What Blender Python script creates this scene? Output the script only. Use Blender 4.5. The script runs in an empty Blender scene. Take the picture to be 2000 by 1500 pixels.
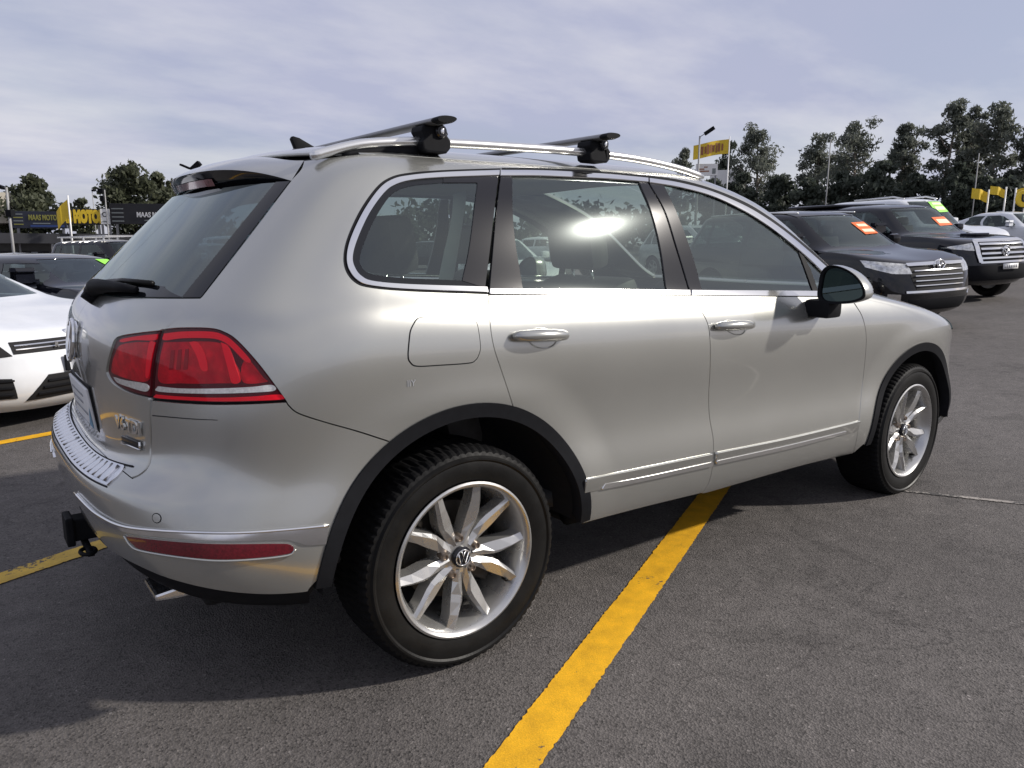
import bpy, bmesh, math, random
import numpy as np
from mathutils import Vector, Matrix
from mathutils.bvhtree import BVHTree
from mathutils.geometry import delaunay_2d_cdt
rng = random.Random(7)
PI = math.pi; D2R = math.radians
sc = bpy.context.scene; COL = sc.collection
# ------------------------------------------------------------------ camera
CAM = (-1.25385, -2.84897, 1.36308); YAW, PITCH, ROLL, FPX = 0.925756, -0.184417, 0.005459, 1476.2
def cam_axes():
    f = np.array([math.cos(PITCH)*math.cos(YAW), math.cos(PITCH)*math.sin(YAW), math.sin(PITCH)])
    r = np.cross(f, [0, 0, 1]); r /= np.linalg.norm(r); u = np.cross(r, f)
    c, s = math.cos(ROLL), math.sin(ROLL)
    return c*r+s*u, -s*r+c*u, f
CR, CU, CF = cam_axes()
cam = bpy.data.objects.new('camera', bpy.data.cameras.new('camera')); COL.objects.link(cam); sc.camera = cam
cam.matrix_world = Matrix([[CR[0], CU[0], -CF[0], CAM[0]], [CR[1], CU[1], -CF[1], CAM[1]], [CR[2], CU[2], -CF[2], CAM[2]], [0, 0, 0, 1]])
cam.data.sensor_width = 36; cam.data.lens = 36*FPX/2000; cam.data.clip_start = .05; cam.data.clip_end = 3000
# ------------------------------------------------------------------ sky and sun
SUN_AZ, SUN_EL = -36.5, 30.0            # degrees; azimuth measured from +X (the nose of the silver car) towards +Y
wd = bpy.data.worlds.new('World'); sc.world = wd; wd.use_nodes = True
nt = wd.node_tree; nd = nt.nodes; lk = nt.links
bg = nd['Background']
sky = nd.new('ShaderNodeTexSky'); sky.sky_type = 'NISHITA'; sky.sun_disc = False
sky.sun_elevation = D2R(SUN_EL); sky.sun_rotation = D2R(90-SUN_AZ); sky.air_density = 1.0; sky.dust_density = 1.5; sky.ozone_density = 1.0
def wnode(t, **k):
    n = nd.new(t)
    for a, b in k.items(): setattr(n, a, b)
    return n
tc = wnode('ShaderNodeTexCoord'); sp = wnode('ShaderNodeSeparateXYZ'); lk.new(tc.outputs['Generated'], sp.inputs[0])
# clouds live on a flat layer overhead: divide the direction by its height
mz = wnode('ShaderNodeMath', operation='MAXIMUM'); lk.new(sp.outputs[2], mz.inputs[0]); mz.inputs[1].default_value = 0.0
ma = wnode('ShaderNodeMath', operation='ADD'); lk.new(mz.outputs[0], ma.inputs[0]); ma.inputs[1].default_value = .16
dv = wnode('ShaderNodeVectorMath', operation='SCALE'); lk.new(tc.outputs['Generated'], dv.inputs[0])
iv = wnode('ShaderNodeMath', operation='DIVIDE'); iv.inputs[0].default_value = 1; lk.new(ma.outputs[0], iv.inputs[1]); lk.new(iv.outputs[0], dv.inputs['Scale'])
mp = wnode('ShaderNodeMapping'); lk.new(dv.outputs[0], mp.inputs[0]); mp.inputs['Rotation'].default_value = (0, 0, D2R(-20)); mp.inputs['Scale'].default_value = (.55, .85, .5); mp.inputs['Location'].default_value = (1.3, .4, 0)
n1 = wnode('ShaderNodeTexNoise'); lk.new(mp.outputs[0], n1.inputs['Vector']); n1.inputs['Scale'].default_value = .8; n1.inputs['Detail'].default_value = 8; n1.inputs['Roughness'].default_value = .52; n1.inputs['Distortion'].default_value = .35
n2 = wnode('ShaderNodeTexNoise'); lk.new(mp.outputs[0], n2.inputs['Vector']); n2.inputs['Scale'].default_value = 1.7; n2.inputs['Detail'].default_value = 9; n2.inputs['Roughness'].default_value = .56
r1 = wnode('ShaderNodeMapRange'); lk.new(n1.outputs[0], r1.inputs[0]); r1.inputs[1].default_value = .36; r1.inputs[2].default_value = .60; r1.inputs[3].default_value = .76; r1.inputs[4].default_value = .98; r1.interpolation_type = 'SMOOTHSTEP'
cr = wnode('ShaderNodeMix', data_type='RGBA')
r2 = wnode('ShaderNodeMapRange'); lk.new(n2.outputs[0], r2.inputs[0]); r2.inputs[1].default_value = .38; r2.inputs[2].default_value = .64
lk.new(r2.outputs[0], cr.inputs[0]); SKY_K = 10.0
cr.inputs[6].default_value = (.418*SKY_K, .440*SKY_K, .582*SKY_K, 1); cr.inputs[7].default_value = (.620*SKY_K, .620*SKY_K, .690*SKY_K, 1)
mx = wnode('ShaderNodeMix', data_type='RGBA'); lk.new(r1.outputs[0], mx.inputs[0]); lk.new(sky.outputs[0], mx.inputs[6]); lk.new(cr.outputs[2], mx.inputs[7])
lk.new(mx.outputs[2], bg.inputs[0]); bg.inputs[1].default_value = .10
sun = bpy.data.lights.new('sun', 'SUN'); sun.energy = 4.0; sun.angle = D2R(1.8); sun.color = (1, .94, .86)
so = bpy.data.objects.new('sun', sun); COL.objects.link(so)
SD_ = Vector((math.cos(D2R(SUN_EL))*math.cos(D2R(SUN_AZ)), math.cos(D2R(SUN_EL))*math.sin(D2R(SUN_AZ)), math.sin(D2R(SUN_EL))))
so.rotation_euler = (-SD_).to_track_quat('-Z', 'Y').to_euler()
sc.view_settings.view_transform = 'Standard'; sc.view_settings.look = 'None'; sc.view_settings.gamma = 1; sc.view_settings.exposure = 0.16
# ------------------------------------------------------------------ body surface
def interp(pts, x):
    """smooth interpolation through control points [(x,v),...] or a constant"""
    if not isinstance(pts, (list, tuple)): return np.full_like(np.asarray(x, float), pts)
    X = np.array([p[0] for p in pts], float); V = np.array([p[1] for p in pts], float)
    n = len(X); h = np.diff(X); d = np.diff(V)/h; m = np.zeros(n)
    if n > 2:
        for i in range(1, n-1):
            m[i] = 0 if d[i-1]*d[i] <= 0 else (h[i-1]+h[i])/(h[i-1]/d[i]+h[i]/d[i-1])
    if n > 2: m[0], m[-1] = d[0], d[-1]
    else: m[:] = d[0]
    x = np.asarray(x, float); i = np.clip(np.searchsorted(X, x)-1, 0, n-2)
    t = np.clip((x-X[i])/h[i], 0, 1); t2, t3 = t*t, t*t*t
    return (2*t3-3*t2+1)*V[i]+(t3-2*t2+t)*h[i]*m[i]+(-2*t3+3*t2)*V[i+1]+(t3-t2)*h[i]*m[i+1]
def sm(t): t = np.clip(t, 0, 1); return t*t*(3-2*t)
def resample(P, n):
    s = np.concatenate([[0], np.cumsum(np.linalg.norm(np.diff(P, axis=0), axis=1))])
    t = np.linspace(0, s[-1], n)
    return np.stack([np.interp(t, s, P[:, k]) for k in range(P.shape[1])], -1)
def contour(R, nr, ns, nf):
    z, w, (xr, zr, er), (xf, zf, ef), xa, xb = R
    th = np.linspace(0, PI/2, 400)
    wa = float(interp(w, xa)); wb = float(interp(w, xb))
    A = np.stack([xa-(xa-xr)*np.cos(th)**(2/er), wa*np.sin(th)**(2/er)], -1); A = resample(A, nr)
    B = np.linspace(xa, xb, ns); B = np.stack([B, interp(w, B)], -1)
    C = np.stack([xb+(xf-xb)*np.cos(th)**(2/ef), wb*np.sin(th)**(2/ef)], -1)[::-1]; C = resample(C, nf)
    fa = np.linspace(0, 1, nr); fc = np.linspace(1, 0, nf)
    zA = zr+(float(interp(z, xa))-zr)*sm(fa); zB = interp(z, B[:, 0]); zC = zf+(float(interp(z, xb))-zf)*sm(fc)
    X = np.concatenate([A, B[1:-1], C]); Z = np.concatenate([zA, zB[1:-1], zC])
    return np.stack([X[:, 0], -X[:, 1], Z], -1)
def bspline(C, m):
    """uniform cubic B-spline along axis 1, ends clamped by reflected control points"""
    n = C.shape[1]
    C = np.concatenate([2*C[:, :1]-C[:, 1:2], C, 2*C[:, -1:]-C[:, -2:-1]], 1)
    out = []
    for t in np.linspace(0, n-1, m):
        i = min(int(t), n-2); a = t-i
        b = ((1-a)**3/6, (3*a**3-6*a*a+4)/6, (-3*a**3+3*a*a+3*a+1)/6, a**3/6)
        out.append(sum(b[k]*C[:, i+k] for k in range(4)))
    return np.stack(out, 1)
class Surf:
    def __init__(s, rows, nr=110, ns=200, nf=90, per=9, deform=None):
        C = np.stack([contour(R, nr, ns, nf) for R in rows], 1)
        s.P = bspline(C, (len(rows)-1)*per+1); s.per = per
        if deform is not None: s.P = deform(s.P)
        s.nu, s.nv = s.P.shape[:2]; s.nr, s.ns, s.nf = nr, ns, nf
        du = np.gradient(s.P, axis=0); dv = np.gradient(s.P, axis=1)
        N = np.cross(du, dv); L = np.linalg.norm(N, axis=-1, keepdims=True); N = N/np.maximum(L, 1e-12)
        mid = s.P[s.nu//2, s.nv//3]
        if N[s.nu//2, s.nv//3][1] > 0: N = -N
        s.N = N
        # metric parameters
        k = int(s.nv*.45)
        s.U = np.concatenate([[0], np.cumsum(np.linalg.norm(np.diff(s.P[:, k], axis=0), axis=1))])
        k = s.nr+int(s.ns*.3)
        s.V = np.concatenate([[0], np.cumsum(np.linalg.norm(np.diff(s.P[k], axis=0), axis=1))])
        s.bvh = None
    def tree(s):
        if s.bvh is None:
            nu, nv = s.nu, s.nv
            vs = s.P.reshape(-1, 3).tolist()
            i, j = np.meshgrid(np.arange(nu-1), np.arange(nv-1), indexing='ij')
            a = (i*nv+j).ravel()
            s.bvh = BVHTree.FromPolygons(vs, np.stack([a, a+nv, a+nv+1, a+1], -1).tolist())
        return s.bvh
    def cast(s, o, d):
        loc, nor, idx, dist = s.tree().ray_cast(Vector(o), Vector(d))
        if loc is None: return None
        i, j = divmod(idx, s.nv-1); p = np.array(loc)
        A = np.stack([s.P[i+1, j]-s.P[i, j], s.P[i, j+1]-s.P[i, j]], -1)
        q = np.linalg.lstsq(A, p-s.P[i, j], rcond=None)[0]
        q = np.clip(q, 0, 1)
        return (s.U[i]+q[0]*(s.U[i+1]-s.U[i]), s.V[j]+q[1]*(s.V[j+1]-s.V[j]))
    def ev(s, uv, off=0.0):
        uv = np.asarray(uv, float)
        fi = np.interp(uv[:, 0], s.U, np.arange(s.nu)); fj = np.interp(uv[:, 1], s.V, np.arange(s.nv))
        i = np.minimum(fi.astype(int), s.nu-2); j = np.minimum(fj.astype(int), s.nv-2)
        a = (fi-i)[:, None]; b = (fj-j)[:, None]
        def bl(T): return (1-a)*(1-b)*T[i, j]+a*(1-b)*T[i+1, j]+(1-a)*b*T[i, j+1]+a*b*T[i+1, j+1]
        n = bl(s.N); n /= np.maximum(np.linalg.norm(n, axis=1, keepdims=True), 1e-9)
        return bl(s.P)+n*off, n
# ------------------------------------------------------------------ helpers
def ray_px(q):
    d = CF+CR*((q[0]-1000)/FPX)-CU*((q[1]-750)/FPX); return d/np.linalg.norm(d)
def px_at(q, axis, val):                     # the point of a sight line on a plane of the place
    d = ray_px(q); t = (val-CAM[axis])/d[axis]; return np.array(CAM)+t*d
def crom(P, n=8, closed=False):
    P = np.asarray(P, float)
    if len(P) < 3: 
        return np.concatenate([P[:1]+(P[1:2]-P[:1])*t for t in np.linspace(0, 1, n*2)])
    if closed: Q = np.concatenate([P[-1:], P, P[:2]])
    else: Q = np.concatenate([2*P[:1]-P[1:2], P, 2*P[-1:]-P[-2:-1]])
    out = []
    for i in range(1, len(Q)-2):
        a, b, c, d = Q[i-1], Q[i], Q[i+1], Q[i+2]
        for t in np.linspace(0, 1, n, endpoint=False):
            out.append(.5*(2*b+(c-a)*t+(2*a-5*b+4*c-d)*t*t+(3*b-a-3*c+d)*t**3))
    if not closed: out.append(P[-1])
    return np.array(out)
def inpoly(p, poly):
    x, y = p[:, 0], p[:, 1]; r = np.zeros(len(p), bool)
    X, Y = poly[:, 0], poly[:, 1]; j = len(poly)-1
    for i in range(len(poly)):
        if Y[i] != Y[j]:
            c = ((Y[i] > y) != (Y[j] > y)) & (x < (X[j]-X[i])*(y-Y[i])/(Y[j]-Y[i])+X[i]); r ^= c
        j = i
    return r
def dens(poly, step):
    out = []; n = len(poly)
    for i in range(n):
        a, b = poly[i], poly[(i+1) % n]; k = max(1, int(np.linalg.norm(b-a)/step))
        for t in range(k): out.append(a+(b-a)*t/k)
    return np.array(out)
def area(p): x, y = p[:, 0], p[:, 1]; return .5*np.sum(x*np.roll(y, -1)-np.roll(x, -1)*y)
def clean(poly, eps=1e-5):
    poly = np.asarray(poly, float); keep = [0]
    for i in range(1, len(poly)):
        if np.linalg.norm(poly[i]-poly[keep[-1]]) > eps: keep.append(i)
    if np.linalg.norm(poly[keep[-1]]-poly[0]) < eps: keep.pop()
    return poly[keep]
def inset(poly, d):
    poly = clean(poly, 1e-4)
    if area(poly) < 0: poly = poly[::-1]
    a = poly-np.roll(poly, 1, 0); b = np.roll(poly, -1, 0)-poly
    na = np.stack([-a[:, 1], a[:, 0]], -1); na /= np.linalg.norm(na, axis=1, keepdims=True)+1e-12
    nb = np.stack([-b[:, 1], b[:, 0]], -1); nb /= np.linalg.norm(nb, axis=1, keepdims=True)+1e-12
    m = na+nb; m /= np.maximum(np.linalg.norm(m, axis=1, keepdims=True), .5)
    return poly+m*d
def fill2d(outer, holes, step):
    outer = dens(outer, step*.6); holes = [dens(h, step*.6) for h in holes]
    pts = [outer]+holes; edges = []; k = 0
    for p in pts:
        n = len(p); edges += [(k+i, k+(i+1) % n) for i in range(n)]; k += n
    B = np.concatenate(pts)
    x0, y0 = outer.min(0); x1, y1 = outer.max(0)
    gx, gy = np.meshgrid(np.arange(x0, x1, step), np.arange(y0, y1, step)); g = np.stack([gx.ravel(), gy.ravel()], -1)
    if len(g):
        m = inpoly(g, outer)
        for h in holes: m &= ~inpoly(g, h)
        g = g[m]
    if len(g):
        dmin = np.full(len(g), 9.)
        for i in range(0, len(B), 200): dmin = np.minimum(dmin, np.linalg.norm(g[:, None]-B[None, i:i+200], axis=2).min(1))
        g = g[dmin > step*.45]
    A = np.concatenate([B, g]) if len(g) else B
    r = delaunay_2d_cdt([Vector(p) for p in A.tolist()], edges, [], 0, 1e-7)
    v = np.array([tuple(p) for p in r[0]]); f = np.array([t for t in r[2] if len(t) == 3], int).reshape(-1, 3)
    c = v[f].mean(1); m = inpoly(c, outer)
    for h in holes: m &= ~inpoly(c, h)
    ar = (v[f[:, 1], 0]-v[f[:, 0], 0])*(v[f[:, 2], 1]-v[f[:, 0], 1])-(v[f[:, 2], 0]-v[f[:, 0], 0])*(v[f[:, 1], 1]-v[f[:, 0], 1])
    return v, f[m & (np.abs(ar) > 1e-10)]
def patch(S, outer, holes=(), step=.022, off=0., lip=.012, gap=0., fn=None):
    """a trimmed piece of a surface: (verts, faces, normals); the rim is folded in by lip"""
    outer = clean(outer, 1e-4); holes = [clean(h, 1e-4) for h in holes]
    if gap: outer = inset(outer, gap)
    v, f = fill2d(outer, holes, step)
    if len(f) == 0: return [], [], []
    P, N = S.ev(v, off)
    if fn is not None: P = fn(v, P, N)
    t = f[len(f)//2]; n = np.cross(P[t[1]]-P[t[0]], P[t[2]]-P[t[0]])
    # orientation by vote
    fn_ = np.cross(P[f[:, 1]]-P[f[:, 0]], P[f[:, 2]]-P[f[:, 0]])
    if (fn_*N[f[:, 0]]).sum() < 0: f = f[:, ::-1]
    if fn is not None:
        vn = np.zeros_like(P); fn_ = np.cross(P[f[:, 1]]-P[f[:, 0]], P[f[:, 2]]-P[f[:, 0]])
        for k in range(3): np.add.at(vn, f[:, k], fn_)
        N = vn/np.maximum(np.linalg.norm(vn, axis=1, keepdims=True), 1e-12)
    V, F, NN = P.tolist(), f.tolist(), N.tolist()
    if lip:
        cnt = {}
        for tr in F:
            for a, b in ((tr[0], tr[1]), (tr[1], tr[2]), (tr[2], tr[0])): cnt[(a, b)] = 1
        bd = [(a, b) for (a, b) in cnt if (b, a) not in cnt]
        idx = {}
        nxt = dict(bd); prv = {b: a for a, b in bd}
        for a in set(nxt) | set(prv):
            tn = P[nxt.get(a, a)]-P[prv.get(a, a)]; o = np.cross(tn, N[a]); o /= np.linalg.norm(o)+1e-12
            k = len(V); idx[a] = k
            V.append(P[a].tolist()); V.append((P[a]-N[a]*lip).tolist()); NN.append((o*.8+N[a]*.6).tolist()); NN.append(o.tolist())
        for a, b in bd: F.append([b, a, idx[a], idx[b]][0:0] or [idx[b], idx[a], idx[a]+1, idx[b]+1])
    return V, F, NN
def mirror(m):
    V, F, N = m
    return [(x, -y, z) for x, y, z in V], [list(f)[::-1] for f in F], ([(x, -y, z) for x, y, z in N] if N is not None else None)
def merge(*ms):
    V, F, N = [], [], []
    for v, f, n in ms:
        k = len(V); V += list(v); F += [[i+k for i in q] for q in f]; N += list(n) if n is not None else [(0, 0, 0)]*len(v)
    return V, F, N
def tag(o, label=None, cat=None, group=None, kind=None):
    for k, v in (('label', label), ('category', cat), ('group', group), ('kind', kind)):
        if v: o[k] = v
    return o
def mk(name, m, mat, parent=None, smooth=True, angle=None):
    V, F = m[0], m[1]; N = m[2] if len(m) > 2 else None
    me = bpy.data.meshes.new(name); me.from_pydata([tuple(v) for v in V], [], [tuple(f) for f in F])
    me.materials.append(mat)
    if smooth: me.shade_smooth()
    if N is not None: me.normals_split_custom_set_from_vertices([tuple(n) for n in N])
    elif angle: me.set_sharp_from_angle(angle=D2R(angle))
    o = bpy.data.objects.new(name, me); COL.objects.link(o)
    if parent is not None: o.parent = parent
    return o
def inst(name, src, parent, loc=(0, 0, 0), rot=(0, 0, 0), scale=(1, 1, 1)):
    o = bpy.data.objects.new(name, src.data); COL.objects.link(o); o.parent = parent
    o.location = loc; o.rotation_euler = rot; o.scale = scale; return o
def empty(name, loc=(0, 0, 0), rz=0, parent=None):
    o = bpy.data.objects.new(name, None); COL.objects.link(o); o.location = loc; o.rotation_euler = (0, 0, rz); o.empty_display_size = .2
    if parent is not None: o.parent = parent
    return o
def box(x0, x1, y0, y1, z0, z1, bev=0.):
    bm = bmesh.new(); bmesh.ops.create_cube(bm, size=1)
    for v in bm.verts: v.co = Vector(((x0+x1)/2+v.co.x*(x1-x0), (y0+y1)/2+v.co.y*(y1-y0), (z0+z1)/2+v.co.z*(z1-z0)))
    if bev: bmesh.ops.bevel(bm, geom=bm.edges[:], offset=bev, segments=2, profile=.6, affect='EDGES')
    return bmout(bm)
def bmout(bm):
    bm.verts.ensure_lookup_table(); bm.verts.index_update()
    r = ([tuple(v.co) for v in bm.verts], [[v.index for v in f.verts] for f in bm.faces], None); bm.free(); return r
def xf(m, M):
    return [tuple(M @ Vector(v)) for v in m[0]], m[1], None
def tube(pts, r, n=10, cap=True, flat=1.0):
    """a tube along points; r a number or list; flat squashes it in z"""
    P = [Vector(p) for p in pts]; V, F = [], []
    for i, p in enumerate(P):
        t = (P[min(i+1, len(P)-1)]-P[max(i-1, 0)]).normalized()
        s = t.cross(Vector((0, 0, 1)));  s = s if s.length > .05 else t.cross(Vector((0, 1, 0))); s.normalize(); u = s.cross(t)
        rr = r[i] if isinstance(r, (list, tuple)) else r
        for k in range(n):
            a = 2*PI*k/n; V.append(tuple(p+s*(rr*math.cos(a))+u*(rr*flat*math.sin(a))))
    for i in range(len(P)-1):
        for k in range(n): F.append([i*n+k, i*n+(k+1) % n, (i+1)*n+(k+1) % n, (i+1)*n+k][::-1])
    if cap: F.append(list(range(n))); F.append([(len(P)-1)*n+k for k in range(n)][::-1])
    return V, F, None
def lathe(prof, n=48, axis='Y', close=False):
    """revolve (r, h) about Y (or Z)"""
    V, F = [], []; m = len(prof)
    for k in range(n):
        a = 2*PI*k/n; c, s = math.cos(a), math.sin(a)
        for r, h in prof: V.append((r*c, h, r*s) if axis == 'Y' else (r*c, r*s, h))
    for k in range(n):
        k2 = (k+1) % n
        for i in range(m-1 if not close else m):
            j = (i+1) % m; q = [k*m+i, k2*m+i, k2*m+j, k*m+j]; F.append(q if axis == 'Y' else q[::-1])
    return V, F, None
def prism(poly, h0, h1, plane='XZ', bev=0.):
    """extrude a 2-D outline; plane XZ extrudes along y, YZ along x, XY along z"""
    bm = bmesh.new()
    def co(a, b, h): return {'XZ': (a, h, b), 'YZ': (h, a, b), 'XY': (a, b, h)}[plane]
    v0 = [bm.verts.new(co(a, b, h0)) for a, b in poly]; v1 = [bm.verts.new(co(a, b, h1)) for a, b in poly]
    n = len(poly); bm.faces.new(v0); bm.faces.new(v1[::-1])
    for i in range(n): bm.faces.new([v0[(i+1) % n], v0[i], v1[i], v1[(i+1) % n]])
    bmesh.ops.recalc_face_normals(bm, faces=bm.faces[:])
    if bev: bmesh.ops.bevel(bm, geom=bm.edges[:], offset=bev, segments=2, profile=.6, affect='EDGES')
    bmesh.ops.triangulate(bm, faces=[f for f in bm.faces if len(f.verts) > 4])
    return bmout(bm)
def join(*ms):
    V, F = [], []
    for m in ms:
        k = len(V); V += list(m[0]); F += [[i+k for i in f] for f in m[1]]
    return V, F, None
def text_mesh(s, size, depth=.002, align='CENTER', bold=0.):
    cu = bpy.data.curves.new('lettering', 'FONT'); cu.body = s; cu.size = size; cu.extrude = depth; cu.align_x = align; cu.align_y = 'CENTER'; cu.offset = bold; cu.resolution_u = 3
    o = bpy.data.objects.new('lettering', cu); COL.objects.link(o)
    dg = bpy.context.evaluated_depsgraph_get(); me = o.evaluated_get(dg).to_mesh()
    r = ([tuple(v.co) for v in me.vertices], [list(p.vertices) for p in me.polygons], None)
    o.evaluated_get(dg).to_mesh_clear(); bpy.data.objects.remove(o); bpy.data.curves.remove(cu)
    return r
def frame(o, x, y):                            # 4x4 from origin and two axes
    x = Vector(x).normalized(); y = Vector(y); y = (y-x*y.dot(x)).normalized(); z = x.cross(y)
    return Matrix([[x[0], y[0], z[0], o[0]], [x[1], y[1], z[1], o[1]], [x[2], y[2], z[2], o[2]], [0, 0, 0, 1]])
# ------------------------------------------------------------------ materials
def mat(name, col, rough=.5, metal=0., coat=0., spec=.5, noise=None, bump=None, trans=0., ior=1.45, emit=0., sheen=0., alpha=None):
    """noise=(scale, amount[, roughness amount]) mottles the colour; bump=(scale, strength, distance)"""
    m = bpy.data.materials.new(name); m.use_nodes = True; t = m.node_tree; b = t.nodes['Principled BSDF']
    b.inputs['Base Color'].default_value = (*col, 1); b.inputs['Roughness'].default_value = rough; b.inputs['Metallic'].default_value = metal
    b.inputs['Coat Weight'].default_value = coat; b.inputs['Coat Roughness'].default_value = .04; b.inputs['Specular IOR Level'].default_value = spec
    b.inputs['Transmission Weight'].default_value = trans; b.inputs['IOR'].default_value = ior
    if emit: b.inputs['Emission Color'].default_value = (*col, 1); b.inputs['Emission Strength'].default_value = emit
    if noise or bump:
        tx = t.nodes.new('ShaderNodeTexCoord')
    if noise:
        n = t.nodes.new('ShaderNodeTexNoise'); n.inputs['Scale'].default_value = noise[0]; n.inputs['Detail'].default_value = 6; n.inputs['Roughness'].default_value = .6
        t.links.new(tx.outputs['Object'], n.inputs['Vector'])
        r = t.nodes.new('ShaderNodeMapRange'); r.inputs[1].default_value = .3; r.inputs[2].default_value = .7; r.inputs[3].default_value = 1-noise[1]; r.inputs[4].default_value = 1+noise[1]
        t.links.new(n.outputs[0], r.inputs[0])
        mx = t.nodes.new('ShaderNodeVectorMath'); mx.operation = 'SCALE'; mx.inputs[0].default_value = col; t.links.new(r.outputs[0], mx.inputs['Scale']); t.links.new(mx.outputs[0], b.inputs['Base Color'])
        if len(noise) > 2:
            r2 = t.nodes.new('ShaderNodeMapRange'); r2.inputs[1].default_value = .3; r2.inputs[2].default_value = .7; r2.inputs[3].default_value = max(.02, rough-noise[2]); r2.inputs[4].default_value = rough+noise[2]
            t.links.new(n.outputs[0], r2.inputs[0]); t.links.new(r2.outputs[0], b.inputs['Roughness'])
    if bump:
        n = t.nodes.new('ShaderNodeTexNoise'); n.inputs['Scale'].default_value = bump[0]; n.inputs['Detail'].default_value = 5
        t.links.new(tx.outputs['Object'], n.inputs['Vector'])
        bp = t.nodes.new('ShaderNodeBump'); bp.inputs['Strength'].default_value = bump[1]; bp.inputs['Distance'].default_value = bump[2]
        t.links.new(n.outputs[0], bp.inputs['Height']); t.links.new(bp.outputs[0], b.inputs['Normal'])
    return m
def glass_mat(name, tint, refl=1.0, rough=.0, ior=1.62):
    """thin window glass: tinted see-through plus a mirror share that grows at glancing angles"""
    m = bpy.data.materials.new(name); m.use_nodes = True; t = m.node_tree; t.nodes.clear()
    out = t.nodes.new('ShaderNodeOutputMaterial'); tr = t.nodes.new('ShaderNodeBsdfTransparent'); tr.inputs[0].default_value = (*tint, 1)
    gl = t.nodes.new('ShaderNodeBsdfGlossy'); gl.inputs['Roughness'].default_value = rough; gl.inputs[0].default_value = (refl*.90, refl*.99, refl*.97, 1)
    fr = t.nodes.new('ShaderNodeFresnel'); ge = t.nodes.new('ShaderNodeNewGeometry'); io = t.nodes.new('ShaderNodeMapRange'); io.inputs[3].default_value = ior; io.inputs[4].default_value = 1/ior
    t.links.new(ge.outputs['Backfacing'], io.inputs[0]); t.links.new(io.outputs[0], fr.inputs[0])      # the same pane from either side
    mx = t.nodes.new('ShaderNodeMixShader'); t.links.new(fr.outputs[0], mx.inputs[0]); t.links.new(tr.outputs[0], mx.inputs[1])
    g2 = t.nodes.new('ShaderNodeBsdfGlossy'); g2.inputs['Roughness'].default_value = rough*2+.10; g2.inputs[0].default_value = (refl*.90, refl*.99, refl*.97, 1); gm = t.nodes.new('ShaderNodeMixShader'); gm.inputs[0].default_value = .015     # a film of dust
    t.links.new(gl.outputs[0], gm.inputs[1]); t.links.new(g2.outputs[0], gm.inputs[2]); t.links.new(gm.outputs[0], mx.inputs[2]); t.links.new(mx.outputs[0], out.inputs[0])
    return m
MT = {}
MT['silver'] = mat('silver paint', (.425, .427, .402), .25, .74, 1.0, .5, noise=(3.0, .02, .015))
MT['black_trim'] = mat('gloss black trim', (.013, .013, .016), .10, 0, .0, .5)
MT['black_plastic'] = mat('black plastic', (.0095, .010, .012), .60, 0, 0, .10, noise=(30, .15), bump=(400, .15, .001))
MT['rubber'] = mat('rubber', (.009, .0088, .0085), .45, 0, 0, .22, noise=(14, .25, .08), bump=(120, .2, .002))
MT['tread'] = mat('tyre tread', (.03, .03, .032), .75, noise=(20, .3))
MT['chrome'] = mat('chrome', (.80, .80, .80), .10, 1.0)
MT['brushed'] = mat('brushed steel', (.72, .73, .76), .22, 1.0, noise=(40, .08, .06))
MT['alloy'] = mat('alloy wheel silver', (.52, .515, .50), .28, .8, .5, noise=(9, .06, .04))
MT['dark_metal'] = mat('dark metal', (.05, .045, .04), .5, .6, noise=(15, .3))
MT['void'] = mat('dark cavity', (.006, .006, .007), .8)
MT['liner'] = mat('wheel arch liner', (.010, .010, .012), .85, noise=(18, .3))
MT['glass'] = glass_mat('window glass', (.64, .72, .65), 1.0, .012, 2.1)
MT['glass_dark'] = glass_mat('privacy glass', (.52, .60, .57), 1.0, .02, 2.0)
MT['glass_rear'] = glass_mat('rear window glass', (.14, .20, .23), 1.0, .0, 2.2)
MT['frit'] = mat('black glass border', (.008, .009, .011), .06, 0, 0, .6)
MT['seat'] = mat('seat leather', (.055, .052, .05), .5, noise=(25, .15), bump=(60, .2, .002))
MT['cabin'] = mat('cabin trim', (.035, .035, .036), .7)
MT['cabin_light'] = mat('light cabin trim', (.42, .43, .38), .75)
MT['rail'] = mat('satin aluminium', (.74, .74, .73), .25, .9)
MT['bar'] = mat('grey anodised aluminium', (.22, .22, .225), .38, .7, noise=(30, .08))
MT['white'] = mat('white enamel', (.78, .78, .77), .35)
MT['mirror'] = mat('mirror glass', (.09, .12, .12), .02, 1.0)
MT['print_grey'] = mat('grey print', (.30, .31, .33), .6)
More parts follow.
